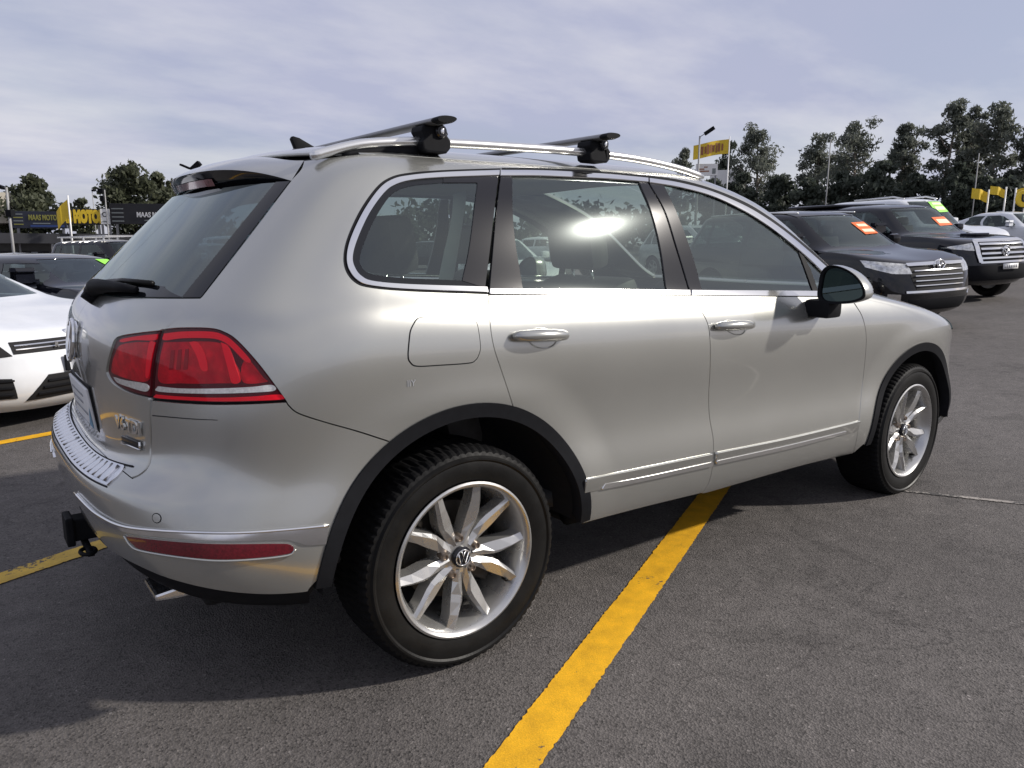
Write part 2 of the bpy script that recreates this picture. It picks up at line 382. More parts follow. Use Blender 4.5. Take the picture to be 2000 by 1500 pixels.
# ================================================================== ground
def softp(t, w=1.5): return w*np.log1p(np.exp(np.clip(np.asarray(t, float)/w, -50, 50)))
def tz(x, y):          # the yard is level round the silver car, climbs beyond its nose and falls away past its far side
    return .036*softp(np.asarray(x, float)-4.0)-.020*softp(np.asarray(y, float)-3.0)
def asphalt_mat():
    m = bpy.data.materials.new('asphalt'); m.use_nodes = True; t = m.node_tree; b = t.nodes['Principled BSDF']; N = t.nodes.new; L = t.links.new
    tx = N('ShaderNodeTexCoord')
    def noise(s, d=4, r=.6, dist=0):
        n = N('ShaderNodeTexNoise'); n.inputs['Scale'].default_value = s; n.inputs['Detail'].default_value = d; n.inputs['Roughness'].default_value = r; n.inputs['Distortion'].default_value = dist; L(tx.outputs['Object'], n.inputs['Vector']); return n.outputs[0]
    def rng_(o, a, b_, c, d):
        r = N('ShaderNodeMapRange'); r.inputs[1].default_value = a; r.inputs[2].default_value = b_; r.inputs[3].default_value = c; r.inputs[4].default_value = d; L(o, r.inputs[0]); return r.outputs[0]
    def mul(a, c):
        k = N('ShaderNodeMath'); k.operation = 'MULTIPLY'; L(a, k.inputs[0]); L(c, k.inputs[1]); return k.outputs[0]
    v = N('ShaderNodeTexVoronoi'); v.inputs['Scale'].default_value = 140; L(tx.outputs['Object'], v.inputs['Vector'])
    sp = N('ShaderNodeSeparateColor'); L(v.outputs['Color'], sp.inputs[0])
    stones = rng_(sp.outputs[0], 0, 1, .80, 1.22)
    chips = rng_(sp.outputs[1], .994, .996, 1, 1.9); pits = rng_(sp.outputs[2], .10, .16, .55, 1.0)
    fine = rng_(noise(300, 3), .3, .7, .72, 1.28); mid = rng_(noise(9, 5, .65), .3, .7, .84, 1.16); big = rng_(noise(.55, 5, .6, .6), .3, .7, .80, 1.18)
    stain = rng_(noise(1.7, 6, .55, 1.2), .56, .72, 1.0, .66)
    k = mul(mul(mul(stones, fine), mul(mid, big)), mul(mul(stain, pits), chips))
    # cracks
    cr = N('ShaderNodeTexVoronoi'); cr.feature = 'DISTANCE_TO_EDGE'; cr.inputs['Scale'].default_value = .22
    wob = N('ShaderNodeTexNoise'); wob.inputs['Scale'].default_value = 1.6; wob.inputs['Detail'].default_value = 6; L(tx.outputs['Object'], wob.inputs['Vector'])
    av = N('ShaderNodeVectorMath'); av.operation = 'MULTIPLY_ADD'; L(wob.outputs['Color'], av.inputs[0]); av.inputs[1].default_value = (.9, .9, .9); L(tx.outputs['Object'], av.inputs[2]); L(av.outputs[0], cr.inputs['Vector'])
    crack = rng_(cr.outputs['Distance'], .0006, .0022, .75, 1.0)
    k = mul(k, crack)
    sc_ = N('ShaderNodeVectorMath'); sc_.operation = 'SCALE'; sc_.inputs[0].default_value = (.104, .095, .090); L(k, sc_.inputs['Scale']); L(sc_.outputs[0], b.inputs['Base Color'])
    b.inputs['Roughness'].default_value = .82; b.inputs['Specular IOR Level'].default_value = .35
    bp = N('ShaderNodeBump'); bp.inputs['Strength'].default_value = .5; bp.inputs['Distance'].default_value = .006
    L(mul(v.outputs['Distance'], fine), bp.inputs['Height']); L(bp.outputs[0], b.inputs['Normal'])
    return m
MT['asphalt'] = asphalt_mat()
gx = np.concatenate([np.linspace(-400, -30, 12), np.linspace(-25, 60, 86), np.linspace(70, 500, 20)]); gy = np.concatenate([np.linspace(-300, -20, 10), np.linspace(-15, 70, 86), np.linspace(80, 500, 20)])
X_, Y_ = np.meshgrid(gx, gy, indexing='ij'); Z_ = tz(X_, Y_); ny_ = len(gy)
gv = np.stack([X_, Y_, Z_], -1).reshape(-1, 3).tolist(); gf = [[i*ny_+j, (i+1)*ny_+j, (i+1)*ny_+j+1, i*ny_+j+1] for i in range(len(gx)-1) for j in range(ny_-1)]
gnd = mk('ground', (gv, gf, None), MT['asphalt']); tag(gnd, 'grey speckled asphalt of the car yard', None, None, 'structure')
def paint_mat(name, col, wear, dirt=.25):
    m = bpy.data.materials.new(name); m.use_nodes = True; t = m.node_tree; b = t.nodes['Principled BSDF']; N = t.nodes.new; L = t.links.new
    tx = N('ShaderNodeTexCoord')
    def noise(s, d=5, r=.6):
        n = N('ShaderNodeTexNoise'); n.inputs['Scale'].default_value = s; n.inputs['Detail'].default_value = d; n.inputs['Roughness'].default_value = r; L(tx.outputs['Object'], n.inputs['Vector']); return n.outputs[0]
    def rng_(o, a, b_, c, d):
        r = N('ShaderNodeMapRange'); r.inputs[1].default_value = a; r.inputs[2].default_value = b_; r.inputs[3].default_value = c; r.inputs[4].default_value = d; L(o, r.inputs[0]); return r.outputs[0]
    ad = N('ShaderNodeMath'); ad.operation = 'ADD'; L(noise(42, 6, .7), ad.inputs[0]); L(noise(4, 4), ad.inputs[1])
    holes = rng_(ad.outputs[0], wear, wear+.05, 0, 1); tone = rng_(noise(11, 5), .3, .7, 1-dirt, 1+dirt*.4); gr = rng_(noise(260, 2), .3, .7, .82, 1.12)
    k = N('ShaderNodeMath'); k.operation = 'MULTIPLY'; L(tone, k.inputs[0]); L(gr, k.inputs[1])
    sc_ = N('ShaderNodeVectorMath'); sc_.operation = 'SCALE'; sc_.inputs[0].default_value = col; L(k.outputs[0], sc_.inputs['Scale'])
    mx = N('ShaderNodeMix'); mx.data_type = 'RGBA'; L(holes, mx.inputs[0]); L(sc_.outputs[0], mx.inputs[6]); mx.inputs[7].default_value = (.06, .056, .052, 1); L(mx.outputs[2], b.inputs['Base Color'])
    b.inputs['Roughness'].default_value = .7
    bp = N('ShaderNodeBump'); bp.inputs['Strength'].default_value = .5; bp.inputs['Distance'].default_value = .003; L(noise(180, 3), bp.inputs['Height']); L(bp.outputs[0], b.inputs['Normal'])
    return m
MT['yellow'] = paint_mat('yellow road paint', (.82, .43, .006), 1.23)
MT['yellow_old'] = paint_mat('worn yellow road paint', (.62, .40, .05), 1.14)
MT['white_old'] = paint_mat('worn white road paint', (.34, .31, .28), .98)
def road_line(a, b, w, material, label, z=.004):
    a, b = np.array(a[:2], float), np.array(b[:2], float); d = b-a; L = np.linalg.norm(d); d /= L; n = np.array([-d[1], d[0]]); V, F = [], []; k = int(L/.012)
    for i in range(k+1):
        p = a+d*L*i/k
        for s in (-1, 1):
            q = p+n*s*(w/2+rng.gauss(0, .0017)); V.append((q[0], q[1], float(tz(q[0], q[1]))+z))
    for i in range(k): F.append([2*i, 2*i+2, 2*i+3, 2*i+1])
    o = mk('bay_line', (V, F, None), material, smooth=False); tag(o, label, None, None, 'structure'); return o
def gpx(u, v): return px_at((u, v), 2, 0.0)[:2]
a, b = gpx(1001, 1499), gpx(1396, 962); d = (b-a)/np.linalg.norm(b-a)
wl = np.linalg.norm(np.cross(np.append(gpx(1352, 1060)-a, 0), np.append(d, 0)))+np.linalg.norm(np.cross(np.append(gpx(1304, 1042)-a, 0), np.append(d, 0)))
road_line(a-d*1.6, b+d*3.2, wl, MT['yellow'], 'bold yellow bay line running under the silver car')
a, b = gpx(0, 1129), gpx(165, 1073.5); d = (b-a)/np.linalg.norm(b-a); road_line(a-d*2, b+d*3.4, .115, MT['yellow_old'], 'worn yellow bay line behind the tow hitch')
a, b = gpx(0, 859), gpx(115, 838); d = (b-a)/np.linalg.norm(b-a); road_line(a-d*3, b+d*4, .115, MT['yellow'], 'yellow bay line in front of the white hatchback')
a, b = gpx(1775, 967), gpx(2000, 993); d = (b-a)/np.linalg.norm(b-a); road_line(a-d*.3, b+d*2, .035, MT['white_old'], 'faint worn white line beyond the front wheel')
fl_ = []
for q in ((1680, 1158), (1690, 1163), (1702, 1162), (1716, 1164), (1728, 1170), (1722, 1173), (1708, 1172), (1694, 1168)): g_ = gpx(*q); fl_.append((g_[0], g_[1], .004))
tag(mk('paint_fleck', (fl_, [list(range(8))], None), paint_mat('white fleck', (.45, .42, .40), 1.0), smooth=False), 'small white paint fleck on the asphalt', None, None, 'structure')
# ------------------------------------------------------------------ hero rows
def sl(z0, k=-.036, x0=.8):      # a line falling gently to the front
    return [(-1.2, z0+k*(-1.2-x0)), (4.2, z0+k*(4.2-x0))]
HR = [
 # side z, half width, (rear x, z, exponent), (front x, z, exponent), corner starts
 (sl(.300,-.010), .86, (-.80,.37,3.2), (3.50,.22,3.0), -.30, 2.95),
 (sl(.335,-.012), .930, (-.905,.41,3.3), (3.66,.27,3.0), -.30, 2.95),
 (sl(.400,-.015), .957, (-.955,.465,3.4), (3.76,.36,3.0), -.30, 2.95),
 (sl(.490,-.018), .970, (-.980,.53,3.5), (3.79,.46,3.0), -.30, 2.95),
 (sl(.565,-.020), .967, (-.991,.595,3.3), (3.80,.55,3.0), -.30, 2.95),
 (sl(.635,-.022), .957, (-.995,.650,3.1), (3.80,.61,3.0), -.30, 2.95),
 (sl(.665,-.022), .953, (-.992,.672,3.05), (3.80,.64,3.0), -.30, 2.95),
 (sl(.695,-.022), .950, (-.976,.688,3.0), (3.79,.67,3.0), -.30, 2.95),
 (sl(.745,-.022), .948, (-.932,.702,3.05), (3.79,.71,3.0), -.30, 2.95),
 (sl(.820,-.022), .952, (-.895,.715,3.1), (3.77,.76,3.0), -.30, 2.95),
 (sl(.900,-.022), .962, (-.902,.80,2.9), (3.74,.82,3.0), -.30, 2.95),
 (sl(.980,-.024), .966, (-.918,.92,2.6), (3.70,.88,3.0), -.30, 2.95),
 (sl(1.050,-.030), .960, (-.926,1.02,2.5), (3.60,.90,2.8), -.30, 2.85),
 (sl(1.110,-.036), .943, (-.912,1.10,2.5), (3.44,.945,2.6), -.29, 2.70),
 (sl(1.155,-.036), .920, (-.880,1.155,2.6), (3.06,1.045,2.8), -.28, 2.38),
 (sl(1.195,-.036), .897, (-.830,1.21,2.7), (2.64,1.14,3.2), -.26, 1.98),
 (sl(1.310,-.030), .858, (-.722,1.32,2.7), (2.42,1.28,3.3), -.22, 1.78),
 (sl(1.420,-.025), .818, (-.618,1.425,2.7), (2.21,1.415,3.4), -.18, 1.60),
 (sl(1.530,-.010), .775, (-.515,1.53,2.7), (1.99,1.545,3.5), -.14, 1.40),
 (sl(1.606,.008), .732, (-.445,1.60,2.7), (1.69,1.645,3.5), -.10, 1.12),
 (sl(1.650,.012), .672, (-.385,1.65,2.7), (1.46,1.69,3.3), -.05, .98),
 (sl(1.682,.010), .54, (-.25,1.682,2.7), (1.22,1.715,2.8), .0, .85),
 (sl(1.706,.008), .28, (.0,1.706,2.5), (.92,1.725,2.4), .15, .68),
 (sl(1.714,.006), .10, (.18,1.714,2.4), (.74,1.73,2.4), .25, .62),
 (sl(1.716,.005), .0, (.22,1.716,2.4), (.68,1.731,2.4), .26, .6),
]
WB, ZH = 2.893, .366
def flare(P):
    Q = P.copy()
    for cx, R in ((0, .512), (WB, .487)):
        d = np.hypot(P[..., 0]-cx, P[..., 2]-ZH)
        k = 1-sm((d-R)/.16)
        k *= (P[..., 1] < -.75)*sm((1.02-P[..., 2])/.15)
        Q[..., 1] -= .012*k
    return Q
# ================================================================== the silver car
H = Surf(HR, deform=flare)
def C(pts, n=6, smooth=True):
    out = []
    for q in (crom(pts, n) if smooth and len(pts) > 2 else resample(np.asarray(pts, float), max(2, len(pts)*n))):
        h = H.cast(CAM, ray_px(q))
        if h is not None: out.append(h)
    return np.array(out)
def SDm(pts): return np.array([H.cast((x, -3, z), (0, 1, 0)) for x, z in pts])
def RE(pts): return np.array([H.cast((-4, -abs(y) if y else -1e-4, z), (1, 0, 0)) for y, z in pts])
def TP(pts): return np.array([H.cast((x, y, 4), (0, 0, -1)) for x, y in pts])
def arc(cx, R, a0, a1, n=40): return SDm([(cx+R*math.cos(D2R(a)), ZH+R*math.sin(D2R(a))) for a in np.linspace(a0, a1, n)])
def cat(*a): return np.concatenate([np.asarray(x, float).reshape(-1, 2) for x in a])
def vrow(k):
    k = float(np.interp(k, [0, 5, 7, 22], [0, 5, 9, 24]))
    return float(np.interp(k*H.per, np.arange(H.nv), H.V))
def ufr(f): return float(np.interp(H.nr+H.ns-2+f*(H.nf-1), np.arange(H.nu), H.U))
UE = float(H.U[-1]); VE = float(H.V[-2])
suv = empty('parked_suv'); tag(suv, 'large silver wagon with roof bars parked in the foreground on a yellow line', 'car')
def both(name, m, material, parents, **k):
    """the piece on this side and its twin on the far side"""
    a = mk(name, m, material, parents[0], **k); b = mk(name, mirror(m), material, parents[1], **k); return a, b
# ---- traced shut lines
seamR_low = [(954, 578), (954, 590), (958, 640), (965, 680), (978, 720), (993, 765), (1003, 797)]
seamM = [(1348, 577), (1366, 602), (1382, 632), (1387, 669), (1387, 718), (1384, 774), (1386, 816), (1393, 858), (1393, 893), (1390, 921), (1383, 945), (1371, 964)]
seamF = [(1671, 596), (1683, 616), (1690, 641), (1692, 669), (1688, 718), (1682, 774), (1678, 823), (1673, 858), (1667, 884)]
dlo_rear = [(975, 334), (866, 338), (799, 344), (765, 352), (739, 371), (709, 414), (685, 465), (677, 501), (682, 528), (698, 548), (725, 558), (799, 565), (953, 571)]
dlo_rear_in = [(974, 343), (866, 347), (806, 352), (772, 361), (749, 377.5), (720, 418), (697, 468), (688, 501.5), (692, 523), (705, 540), (729, 550), (799, 556), (950, 561)]
dlo_top = [(977, 334), (1050, 334.5), (1112, 337), (1190, 342), (1265, 349), (1325, 358), (1389, 375), (1452, 402), (1495, 427), (1537, 457), (1580, 493), (1614, 523)]
dlo_top_in = [(977, 344), (1050, 344), (1112, 346.5), (1190, 350), (1265, 356), (1325, 366), (1389, 383), (1448, 410), (1491, 436), (1533, 467), (1576, 503), (1610, 536)]
lampO_top = [(558, 782), (523, 734), (495, 699), (462, 664), (439, 649), (411, 641), (355, 640), (318, 643)]
lamp_seam = [(317, 644), (308, 681), (300, 727), (297, 779)]
lampI = [(289, 776), (252, 766), (224, 751), (210, 734), (208, 718), (216, 685), (224, 664), (238, 656), (275, 650), (311, 646)]
VR = C([(860, 309), (862, 309)], 1)[0][1]
ua = ufr(.5); vcowl = vrow(13.05)
roof_rear = C([(594, 314), (594.5, 314)], 1)[0]
# ---- body side: rear quarter, pillar, roof side and windscreen post in one pressing
xs = np.linspace(roof_rear[0], ufr(.12), 60)
vtop = VR+(roof_rear[1]-VR)*(1-sm((xs-xs[0])/.35))
apil = np.stack([np.linspace(ufr(.12), ua, 14)[1:], VR+0*np.linspace(0, 1, 13)], -1)
apil2 = np.stack([np.full(20, ua), np.linspace(VR, vcowl, 20)], -1)
side_poly = cat(C(seamR_low), arc(0, .512, 69.7, 122), C([(757, 861), (698, 842), (630, 823), (583, 807), (565, 793), (559, 784)]), C(lampO_top), C([(327, 638), (393, 581)]),
                C([(396, 578), (483, 466), (569, 353)]), C([(569, 352), (588, 331), (594, 314)]), np.stack([xs, vtop], -1), apil, apil2,
                C([(1640, 570), (1616, 545), (1614, 524)]), C(dlo_top[::-1]), C(dlo_rear))
side_poly = clean(side_poly, .002)
qs = both('body_side', patch(H, side_poly, gap=.0014, lip=.02), MT['silver'], (suv, suv))
# ---- doors
rdoor_poly = cat(C([(1347, 578), (1150, 577.5), (955, 577)]), C(seamR_low), arc(0, .512, 69.7, 4, 50), C([(1138, 1022), (1260, 990), (1370, 963)]), C(seamM[::-1]))
rd = both('rear_door', patch(H, clean(rdoor_poly, .002), gap=.0022, lip=.02), MT['silver'], (suv, suv))
fdoor_poly = cat(C(seamM), C([(1374, 964), (1400, 957), (1560, 911), (1664, 886)]), C(seamF[::-1]), C([(1668, 592), (1650, 584), (1616, 580)]), C([(1614, 580), (1480, 579), (1349, 578)]))
fd = both('front_door', patch(H, clean(fdoor_poly, .002), gap=.0022, lip=.02), MT['silver'], (suv, suv))
# ---- front wing, bonnet, nose
fr_edge = SDm([(3.385, .38), (3.41, .50), (3.42, .62), (3.41, .74), (3.36, .84)])
hood_edge = TP([(3.14, -.74), (2.9, -.785), (2.6, -.815), (2.35, -.835), (2.22, -.85)])
fen_poly = cat(C(seamF), C([(1668, 884), (1686, 868)]), arc(WB, .487, 180, 0, 60), fr_edge, hood_edge, C([(1655, 583), (1668, 592)]))
fe = both('front_wing', patch(H, clean(fen_poly, .002), gap=.002, lip=.02), MT['silver'], (suv, suv))
hv = vrow(10.7)
hood_poly = cat(hood_edge[::-1], [(ufr(.62), hv), (UE, hv)], [(UE, vcowl), (ufr(.4), vcowl)])
mh = patch(H, clean(hood_poly, .002), gap=.002, lip=.02)
mk('bonnet', merge(mh, mirror(mh)), MT['silver'], suv)
nose = cat(fr_edge, [(ufr(.60), hv), (UE, hv), (UE, vrow(.6)), (ufr(.3), vrow(.6))])
mn = patch(H, clean(nose, .002), gap=.002, lip=.02); fb = mk('front_bumper', merge(mn, mirror(mn)), MT['silver'], suv)
gp = cat([(ufr(.70), vrow(7.2)), (UE, vrow(7.2)), (UE, vrow(10.2)), (ufr(.66), vrow(10.2))]); mg = patch(H, gp, off=.006, lip=.008)
gr = mk('grille', merge(mg, mirror(mg)), MT['black_trim'], suv)
for k in range(3):
    a = vrow(7.6+k*.9); b = vrow(7.85+k*.9); mg = patch(H, cat([(ufr(.70), a), (UE, a), (UE, b), (ufr(.70), b)]), off=.012, lip=.008); mk('grille_bar', merge(mg, mirror(mg)), MT['chrome'], gr)
both('headlamp', patch(H, cat([(ufr(.30), vrow(8.6)), (ufr(.64), vrow(7.8)), (ufr(.64), vrow(10.2)), (ufr(.36), vrow(10.4))]), off=.006, lip=.01), MT['mirror'], (suv, suv))
# ---- roof, windscreen
rp = cat([(0, VR), (UE, VR), (UE, VE), (0, VE)]); mr = patch(H, rp, step=.05, gap=.001, lip=.01)
roof = mk('roof', merge(mr, mirror(mr)), MT['silver'], suv)
ws = cat([(ua, vcowl), (UE, vcowl), (UE, VR), (ua, VR)]); mw = patch(H, ws, gap=.003, lip=0, off=-.003)
mk('windscreen', merge(mw, mirror(mw)), MT['glass'], suv)
# ---- tailgate
v_led = vrow(7.0)
tg_bot = C([(187, 872), (210, 895), (235, 916), (252, 930)]); 
tg_low = cat(tg_bot, C([(256, 933), (270, 928), (284, 916), (292, 895), (293, 850), (291.5, 811), (290, 780)]), C(lampI), C([(318, 643), (327, 639), (393, 583)]))
v_gb = tg_low[-1][1]
tg_poly = cat([(0, tg_bot[0][1])], tg_low, [(0, v_gb)])
mt_ = patch(H, clean(tg_poly, .002), gap=.002, lip=.02); tg = mk('tailgate', merge(mt_, mirror(mt_)), MT['silver'], suv)
g_r = C([(395, 580), (483, 465), (568, 354)])
rg_poly = cat([(0, v_gb+.004)], [(g_r[0][0], v_gb+.004)], g_r, [(0, g_r[-1][1])])
mgl = patch(H, clean(rg_poly, .002), gap=.002, lip=.004, off=-.001); mk('rear_window', merge(mgl, mirror(mgl)), MT['glass_rear'], tg)
# black border of the rear window
inner = inset(clean(rg_poly, .002), .055)
band = [p for p in inner]
fr_out = cat([(g_r[0][0]-.20, v_gb+.006)], [(g_r[0][0]-.004, v_gb+.006)], g_r-np.array([.004, 0]), (g_r-np.array([.075, 0]))[::-1], [(g_r[0][0]-.20, v_gb+.05)])
both('window_border', patch(H, clean(fr_out, .002), lip=0, off=.0006), MT['frit'], (tg, tg))
bb = cat([(0, v_gb+.006), (g_r[0][0]-.19, v_gb+.006), (g_r[0][0]-.19, v_gb+.05), (0, v_gb+.05)]); mfr = patch(H, bb, lip=0, off=.0006); mk('window_border', merge(mfr, mirror(mfr)), MT['frit'], tg)
# ---- rear bumper
bump_low = C([(604, 1150), (593, 1157), (513, 1161), (420, 1152), (327, 1129), (252, 1096), (215, 1074)])
vb0 = bump_low[-1][1]
bump_poly = cat(arc(0, .512, 122, 171, 40), bump_low, [(0, vb0)], [(0, tg_bot[0][1]-.003)], tg_bot, C([(259, 935), (274, 928), (288, 915), (295, 895), (296, 850), (294, 812)]),
                C([(297, 782), (350, 787), (420, 790), (490, 789), (557, 786)]), C([(559, 785), (565, 794), (583, 808), (630, 824), (698, 843), (757, 862)]))
mb = patch(H, clean(bump_poly, .003), gap=.0014, lip=.02)
bp = mk('rear_bumper', merge(mb, mirror(mb)), MT['silver'], suv)
both('corner_seam', patch(H, clean(cat(C([(298, 810.6), (373, 817.2), (425, 820)]), C([(425, 821), (373, 819.0), (298, 812.6)])), .001), off=.0008, lip=.001, step=.02), MT['void'], (bp, bp))
# chrome strip along the bumper, reflectors
cs = cat(C([(150, 962), (175, 988), (196, 1005), (233, 1024), (280, 1033), (373, 1039), (467, 1040), (560, 1034), (641, 1026)]), C([(636, 1062), (600, 1064), (585, 1060)]), C([(560, 1053), (467, 1056), (373, 1053), (280, 1044), (233, 1034), (196, 1015), (172, 995), (149, 968)]))
both('chrome_strip', patch(H, clean(cs, .0015), off=.005, lip=.008, step=.012), MT['chrome'], (bp, bp))
cl_ = H.ev(C([(150, 962), (175, 988), (196, 1005), (233, 1024), (280, 1033), (373, 1039), (467, 1040), (560, 1034), (641, 1026)]), .006)[0]
both('chrome_bead', tube([tuple(q) for q in cl_], .0042, 8), MT['chrome'], (bp, bp))
rf = C([(249, 1047), (327, 1056), (420, 1062), (540, 1061.5), (565, 1063), (573, 1071), (560, 1081), (490, 1089), (420, 1091), (350, 1084), (280, 1072), (262, 1062), (249, 1047)], 8)
rfo = C([(243, 1043), (327, 1053), (420, 1059.5), (545, 1059), (569, 1061), (578, 1071), (562, 1085), (490, 1093), (420, 1095), (350, 1088), (278, 1076), (258, 1065), (243, 1043)], 8)
MT['red_dark'] = mat('dark red reflector', (.11, .003, .010), .22, 0, 1.0, noise=(160, .35))
MT['red'] = mat('red lamp lens', (.98, .010, .030), .40, 0, 0, .15)
MT['red_deep'] = mat('deep red lamp lens', (.10, .003, .010), .30, 0, 0, .2)
MT['red_cell'] = mat('darker red lamp cell', (.34, .004, .014), .35, 0, 0, .15)  # lamp cells are a darker red than the bowl
MT['red_mid'] = mat('mid red lamp', (.58, .005, .018), .35, 0, 0, .15, noise=(26, .35))
MT['clear'] = mat('clear lamp reflector', (.85, .83, .80), .2, .35, .5, noise=(120, .2))
MT['lens'] = glass_mat('clear lens', (.98, .98, .98), .35)
both('reflector_bezel', patch(H, clean(rfo, .0015), off=.003, lip=.006, step=.012), MT['silver'], (bp, bp))
both('reflector', patch(H, clean(rf, .0015), off=.005, lip=.006, step=.012), MT['red_dark'], (bp, bp))
rl_ = H.ev(C([(246, 1046), (258, 1064), (279, 1075), (350, 1087), (420, 1094), (490, 1092), (561, 1084), (577, 1072)]), .005)[0]
both('reflector_bead', tube([tuple(q) for q in rl_], .0035, 8), MT['silver'], (bp, bp))
# parking sensors
for q in ((306, 1012),):
    uv = C([q, (q[0]+.5, q[1])], 1)[0]; th = np.linspace(0, 2*PI, 20, endpoint=False)
    both('parking_sensor', patch(H, uv+np.stack([.012*np.cos(th), .012*np.sin(th)], -1), off=.0015, lip=.003, step=.01), MT['silver'], (bp, bp))
    both('sensor_ring', patch(H, uv+np.stack([.0145*np.cos(th), .0145*np.sin(th)], -1), off=.0006, lip=.002, step=.01), MT['black_plastic'], (bp, bp))
# slatted steel guard on the bumper step
def led(f, t):          # f across the step (0 outer, 1 inner), t along it
    return (t, vrow(5.75)+(vrow(6.9)-vrow(5.75))*f)
gR = C([(205, 962), (205.5, 962)], 1)
u_end = .70 if len(gR) == 0 else float(gR[0][0])
fo = lambda t: led(.0, t)
guard = patch(H, cat([led(0, 0)], [led(0, t) for t in np.linspace(.02, u_end, 20)], [led(.25, u_end+.012), led(.62, u_end+.01)], [led(.66, t) for t in np.linspace(u_end, 0, 20)]), off=.004, lip=.004)
gd = mk('bumper_guard', merge(guard, mirror(guard)), MT['brushed'], suv)
k = .015
while k < u_end-.015:
    sl_ = patch(H, np.array([led(.07, k), led(.07, k+.026), led(.60, k+.026), led(.60, k)]), off=.010, lip=.006, step=.03)
    mk('guard_slat', sl_, MT['brushed'], gd); mk('guard_slat', mirror(sl_), MT['brushed'], gd); k += .042
groove = patch(H, cat([led(.66, 0)], [led(.66, t) for t in np.linspace(.02, u_end+.05, 20)], [led(.72, t) for t in np.linspace(u_end+.05, 0, 20)]), off=.003, lip=.003)
mk('step_seal', merge(groove, mirror(groove)), MT['black_plastic'], bp)
edge = patch(H, cat([led(-.06, 0)], [led(-.06, t) for t in np.linspace(.02, u_end, 20)], [led(-.015, t) for t in np.linspace(u_end, 0, 20)]), off=.002, lip=.003)
mk('guard_edge', merge(edge, mirror(edge)), MT['black_plastic'], gd)
# ---- tail lamps
lo_poly = clean(cat(C(lamp_seam), C([(299, 780), (350, 784), (420, 787), (490, 786), (556, 783)]), C(lampO_top)), .002)
li_poly = clean(cat(C(lampI), C([(309, 650), (300, 690), (293, 730), (290, 775)])), .002)
lo = both('tail_lamp', patch(H, lo_poly, gap=.0015, off=-.006, lip=.02), MT['red_deep'], (suv, suv))
li = both('tailgate_lamp', patch(H, li_poly, gap=.0015, off=-.006, lip=.02), MT['red_deep'], (tg, tg))
def lamp_bit(name, pts, m, par, off=-.003, n=6, smooth=True):
    return both(name, patch(H, clean(C(pts, n, smooth), .0012), off=off, lip=.006, step=.014), MT[m], par)
lamp_bit('lamp_bowl', [(317, 668), (420, 668), (446, 690), (470, 742), (420, 749), (350, 749), (308, 745), (310, 700), (317, 668)], 'red_mid', lo, off=-.0045)
lamp_bit('lamp_wing', [(478, 700), (490, 708), (514, 738), (521, 746), (476, 748), (470, 720), (478, 700)], 'red_mid', lo, off=-.0045)
lamp_bit('bright_band', [(318, 651), (355, 647), (408, 647), (434, 653), (456, 668), (488, 703), (478, 706), (448, 676), (428, 664), (405, 660), (355, 660), (318, 664), (318, 651)], 'red', lo)
lamp_bit('light_guide', [(430, 668), (446, 678), (462, 722), (468, 745), (452, 748), (444, 722), (430, 668)], 'red', lo)
lamp_bit('light_guide', [(368, 668), (384, 668), (398, 690), (404, 722), (392, 722), (382, 694), (368, 668)], 'red', lo, off=-.002)
for a in range(3):
    x = 332+a*14; lamp_bit('lamp_cell', [(x, 684-a), (x+7, 683-a), (x+4, 722), (x-4, 723), (x, 684-a)], 'red_cell', lo, smooth=False)
lamp_bit('reverse_strip', [(306, 755), (350, 759), (420, 759), (490, 756), (530, 752), (536, 763), (490, 767), (420, 769), (350, 768), (304, 764), (306, 755)], 'clear', lo)
lamp_bit('red_strip', [(302, 771), (350, 775), (420, 777), (490, 775), (546, 771), (552, 780), (490, 783), (420, 784), (350, 781), (301, 777), (302, 771)], 'red', lo)
lamp_bit('lamp_bowl', [(298, 668), (262, 668), (232, 674), (222, 690), (215, 716), (222, 732), (284, 745), (290, 700), (298, 668)], 'red_mid', li, off=-.0045)
lamp_bit('bright_band', [(306, 652), (275, 655), (244, 660), (232, 664), (236, 668), (262, 664), (300, 664), (306, 652)], 'red', li)
lamp_bit('bright_band', [(301, 668), (290, 668), (284, 700), (282, 735), (288, 735), (294, 700), (301, 668)], 'red', li)
lamp_bit('reverse_strip', [(219, 737), (240, 743), (284, 751), (283, 765), (252, 757), (228, 748), (219, 737)], 'clear', li)
both('lamp_lens', patch(H, lo_poly, gap=.002, off=.0015, lip=0), MT['lens'], lo)
both('lamp_lens', patch(H, li_poly, gap=.002, off=.0015, lip=0), MT['lens'], li)
# ---- side glass, chrome surround, pillars
seal_r = [(978, 329), (866, 332.5), (797, 338), (761, 347), (734, 367), (703, 411), (679, 463), (671, 501), (676, 530), (694, 552), (723, 562), (799, 569), (953, 575)]
ring = clean(cat(C(seal_r), C(dlo_rear_in[::-1])), .002)
both('window_seal', patch(H, ring, off=.001, lip=.01, step=.02), MT['black_plastic'], qs)
ring = clean(cat(C(dlo_rear), C(dlo_rear_in[::-1])), .0015)
both('chrome_surround', patch(H, ring, off=.005, lip=.008, step=.01), MT['chrome'], qs)
qg = clean(cat(C(dlo_rear_in), C([(949, 561), (958, 480), (972, 344)])), .002)
both('quarter_window', patch(H, qg, off=-.004, lip=.004), MT['glass_dark'], qs)
qi = [(966, 352), (932, 352), (866, 356), (812, 360), (782, 369), (760, 385), (734, 425), (712, 474), (703, 505), (707, 520), (716, 530), (738, 537), (800, 543), (903, 547), (938, 548), (930, 440), (932, 352)]
